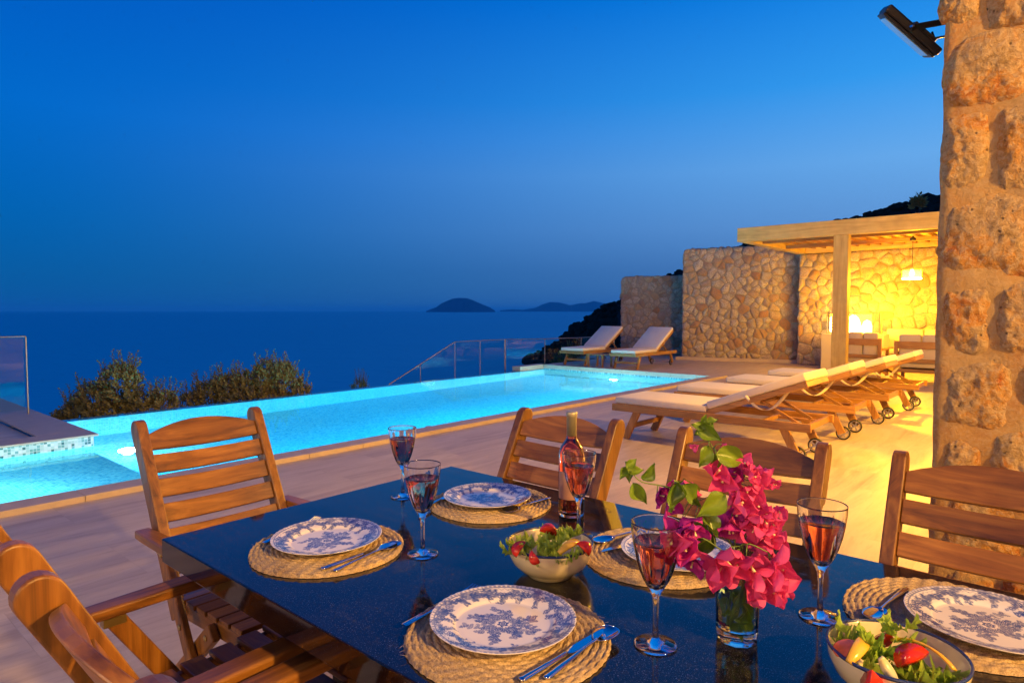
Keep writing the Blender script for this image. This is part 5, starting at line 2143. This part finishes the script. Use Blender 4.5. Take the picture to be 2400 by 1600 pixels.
spray('large pink bougainvillea bracts spilling down in front of the vase rim', [(860, 860, .03), (930, 840, .05), (1050, 900, .05)],
      [(850, 1040, .6, 250, .05)],
      [(760, 900, 1.7, 0, .055), (770, 980, 1.5, 0, .055), (930, 930, 1.7, 0, .06), (960, 1010, 1.6, 0, .06), (1080, 980, 1.6, 0, .05), (1120, 1050, 1.5, 0, .05), (1150, 1000, 1.1, 0, .03), (1010, 1090, 1.4, 0, .05), (1080, 1120, 1.3, 0, .05),
       (960, 1110, 1.2, 0, .05), (1140, 1120, 1.1, 0, .04), (870, 960, 1.2, 0, .05)])
# greenery in the water
for k in range(9):
    a = rb.uniform(0, 6.28)
    p = Vector((vb.x, vb.y, TZ + rb.uniform(.03, .08))) + Vector((math.cos(a), math.sin(a), 0)) * rb.uniform(.0, .016)
    t = bpy.data.objects['bougainvillea_branch']
    place(rb.choice(LEAFM), 'leaf', t, p, Vector((math.cos(a + 1) * .4, math.sin(a + 1) * .4, rb.choice((-.6, 1)))), Vector((math.cos(a), math.sin(a), 0)), .55)


# ------------------------------------------------------------------ shrubs beyond the overflow edge
def shrub(name, label, c, ground, blobs, n, seed, mat_=None, leaf=.07):
    """blobs: (offset right, z top-centre, radius x, radius z)"""
    r = random.Random(seed)
    t = thing(name, label, 'shrub', (c.x, c.y, ground), 0)
    right = CM @ Vector((1, 0, 0))
    tr = MB()
    fo_ = MB()
    for (ox, zc, rx, rz) in blobs:
        ctr = right * ox + Vector((0, 0, zc - ground))
        for k in range(7):
            e_ = ctr + Vector((r.uniform(-rx, rx) * .6, r.uniform(-rx, rx) * .6, r.uniform(-.1, rz * .8)))
            tr.tube([right * ox * .3, ctr * .5 + right * ox * .2, e_], [.035, .02, .006], 5)
        for k in range(int(26 * max(rx, .2) / .3)):
            d = Vector((r.gauss(0, .8), r.gauss(0, .8), r.uniform(.4, 1.2))).normalized()
            p0 = ctr + Vector((d.x * rx, d.y * rx, d.z * rz)) * .85
            tip = (d * .5 + Vector((r.uniform(-.25, .25), r.uniform(-.25, .25), 1))).normalized()
            Ls = r.uniform(.12, .42) * (1 if rx > .15 else .4)
            tr.tube([p0, p0 + tip * Ls], [.006, .002], 4)
            for q in range(int(Ls / .016)):
                o1 = tip.orthogonal().normalized()
                a = q * 2.4 + r.random()
                ld = (tip * .9 + o1 * math.cos(a) + tip.cross(o1) * math.sin(a)).normalized()
                b_ = p0 + tip * q * .016
                sdv = ld.cross(tip).normalized()
                L_ = leaf * r.uniform(.6, 1.)
                fo_.add([b_, b_ + ld * L_ * .5 + sdv * L_ * .2, b_ + ld * L_, b_ + ld * L_ * .5 - sdv * L_ * .2], [(0, 1, 2, 3)])
        m = int(n * 1.4 * rx * rz)
        for k in range(m):
            # twig tips point outwards and up, leaves whorl round them
            d = Vector((r.gauss(0, 1), r.gauss(0, 1), r.gauss(.25, .9))).normalized()
            rad = r.uniform(.45, 1.0) ** .5
            nz = 1 + .55 * noise.noise(d * 3.4 + Vector((seed, ox * 3, 0))) + (.35 * max(0, noise.noise(d * 9. + Vector((seed, 0, ox)))) if d.z > -.2 else 0)
            p = ctr + Vector((d.x * rx, d.y * rx, d.z * rz)) * rad * nz
            tip = (d + Vector((0, 0, .9))).normalized()
            for q in range(7):
                a = q * 2.4 + r.random()
                o1 = tip.orthogonal().normalized()
                o2 = tip.cross(o1)
                ld = (tip * r.uniform(.5, 1.2) + o1 * math.cos(a) + o2 * math.sin(a)).normalized()
                b_ = p + tip * q * .014
                sdv = ld.cross(tip)
                sdv = sdv.normalized() if sdv.length > 1e-3 else o1
                L_ = leaf * r.uniform(.7, 1.2)
                fo_.add([b_, b_ + ld * L_ * .5 + sdv * L_ * .24, b_ + ld * L_, b_ + ld * L_ * .5 - sdv * L_ * .24], [(0, 1, 2, 3)])
    tr.obj('branches', STEMB, t, True)
    o = fo_.obj('foliage', mat_ or BUSHLEAF, t)
    o['kind'] = 'stuff'
    return t


def bpos(px, u):
    return PU(px, 900, u)


def zat(px, py, c):
    d = ray(px, py)
    k = ((c - CAM).dot(FWD)) / F
    return CAM.z + d.z * k


c = PU(270, 900, -9.6)
mpp = ((c - CAM).dot(FWD)) / F
gz = -2.1
bl = []
for (x, y, rx, rz) in [(283, 905, 46, 50), (220, 945, 40, 42), (175, 975, 36, 30), (330, 960, 45, 36), (385, 950, 28, 26), (150, 990, 26, 22), (255, 978, 60, 34)]:
    bl.append(((x - 270) * mpp, zat(x, y, c), rx * mpp * .8, rz * mpp * .85))
shrub('garden_shrub', 'upright olive green shrub left of the pool overflow edge', c, gz, bl, 2600, 5)
c = PU(590, 900, -9.6)
mpp = ((c - CAM).dot(FWD)) / F
bl = []
for (x, y, rx, rz) in [(490, 925, 34, 28), (530, 915, 36, 34), (575, 910, 36, 36), (625, 890, 30, 42), (665, 890, 34, 38), (700, 925, 24, 24), (450, 950, 36, 24), (600, 940, 80, 24)]:
    bl.append(((x - 590) * mpp, zat(x, y, c), rx * mpp * .8, rz * mpp * .85))
shrub('garden_shrub', 'broad shrub behind the head chair, catching warm light', c, gz, bl, 2600, 6)
c = PU(845, 905, -9.9)
shrub('small_shrub', 'tiny plant tip showing over the pool edge left of the railing', c, -1.8, [(0, zat(845, 912, c), .16, .16)], 2600, 7, GREENLEAF, .04)
for (x, y, d_, lab) in ((1318, 858, 17.6, 'small weed under the seaward far lounger'), (1342, 845, 18.2, 'yellowish weed behind the seaward far lounger')):
    c = PD(x, y, d_)
    shrub('small_shrub', lab, Vector((c.x, c.y, 0)), -.5, [(0, c.z, .28, .26)], 900, int(x), GREENLEAF, .05)
c = PD(2152, 500, 30)
shrub('tall_plant', 'leafy plant tip poking above the pergola beam', c, 0.1, [(0, zat(2152, 492, c), .22, .4)], 60, 77, BUSHLEAF, .3)

# ------------------------------------------------------------------ evening haze over the sea
HZ, th_ = new_mat('haze_air')
pvn = th_.n('ShaderNodeVolumePrincipled', {'Color': (.92, .97, 1., 1), 'Density': 1.9e-5, 'Anisotropy': 0.0})
ho = th_.n('ShaderNodeOutputMaterial')
th_.t.links.new(pvn.outputs[0], ho.inputs['Volume'])
tag(MB().box((-95000, -95000, SEAZ - 60), (95000, 95000, 480)).obj('haze', HZ), kind='stuff')
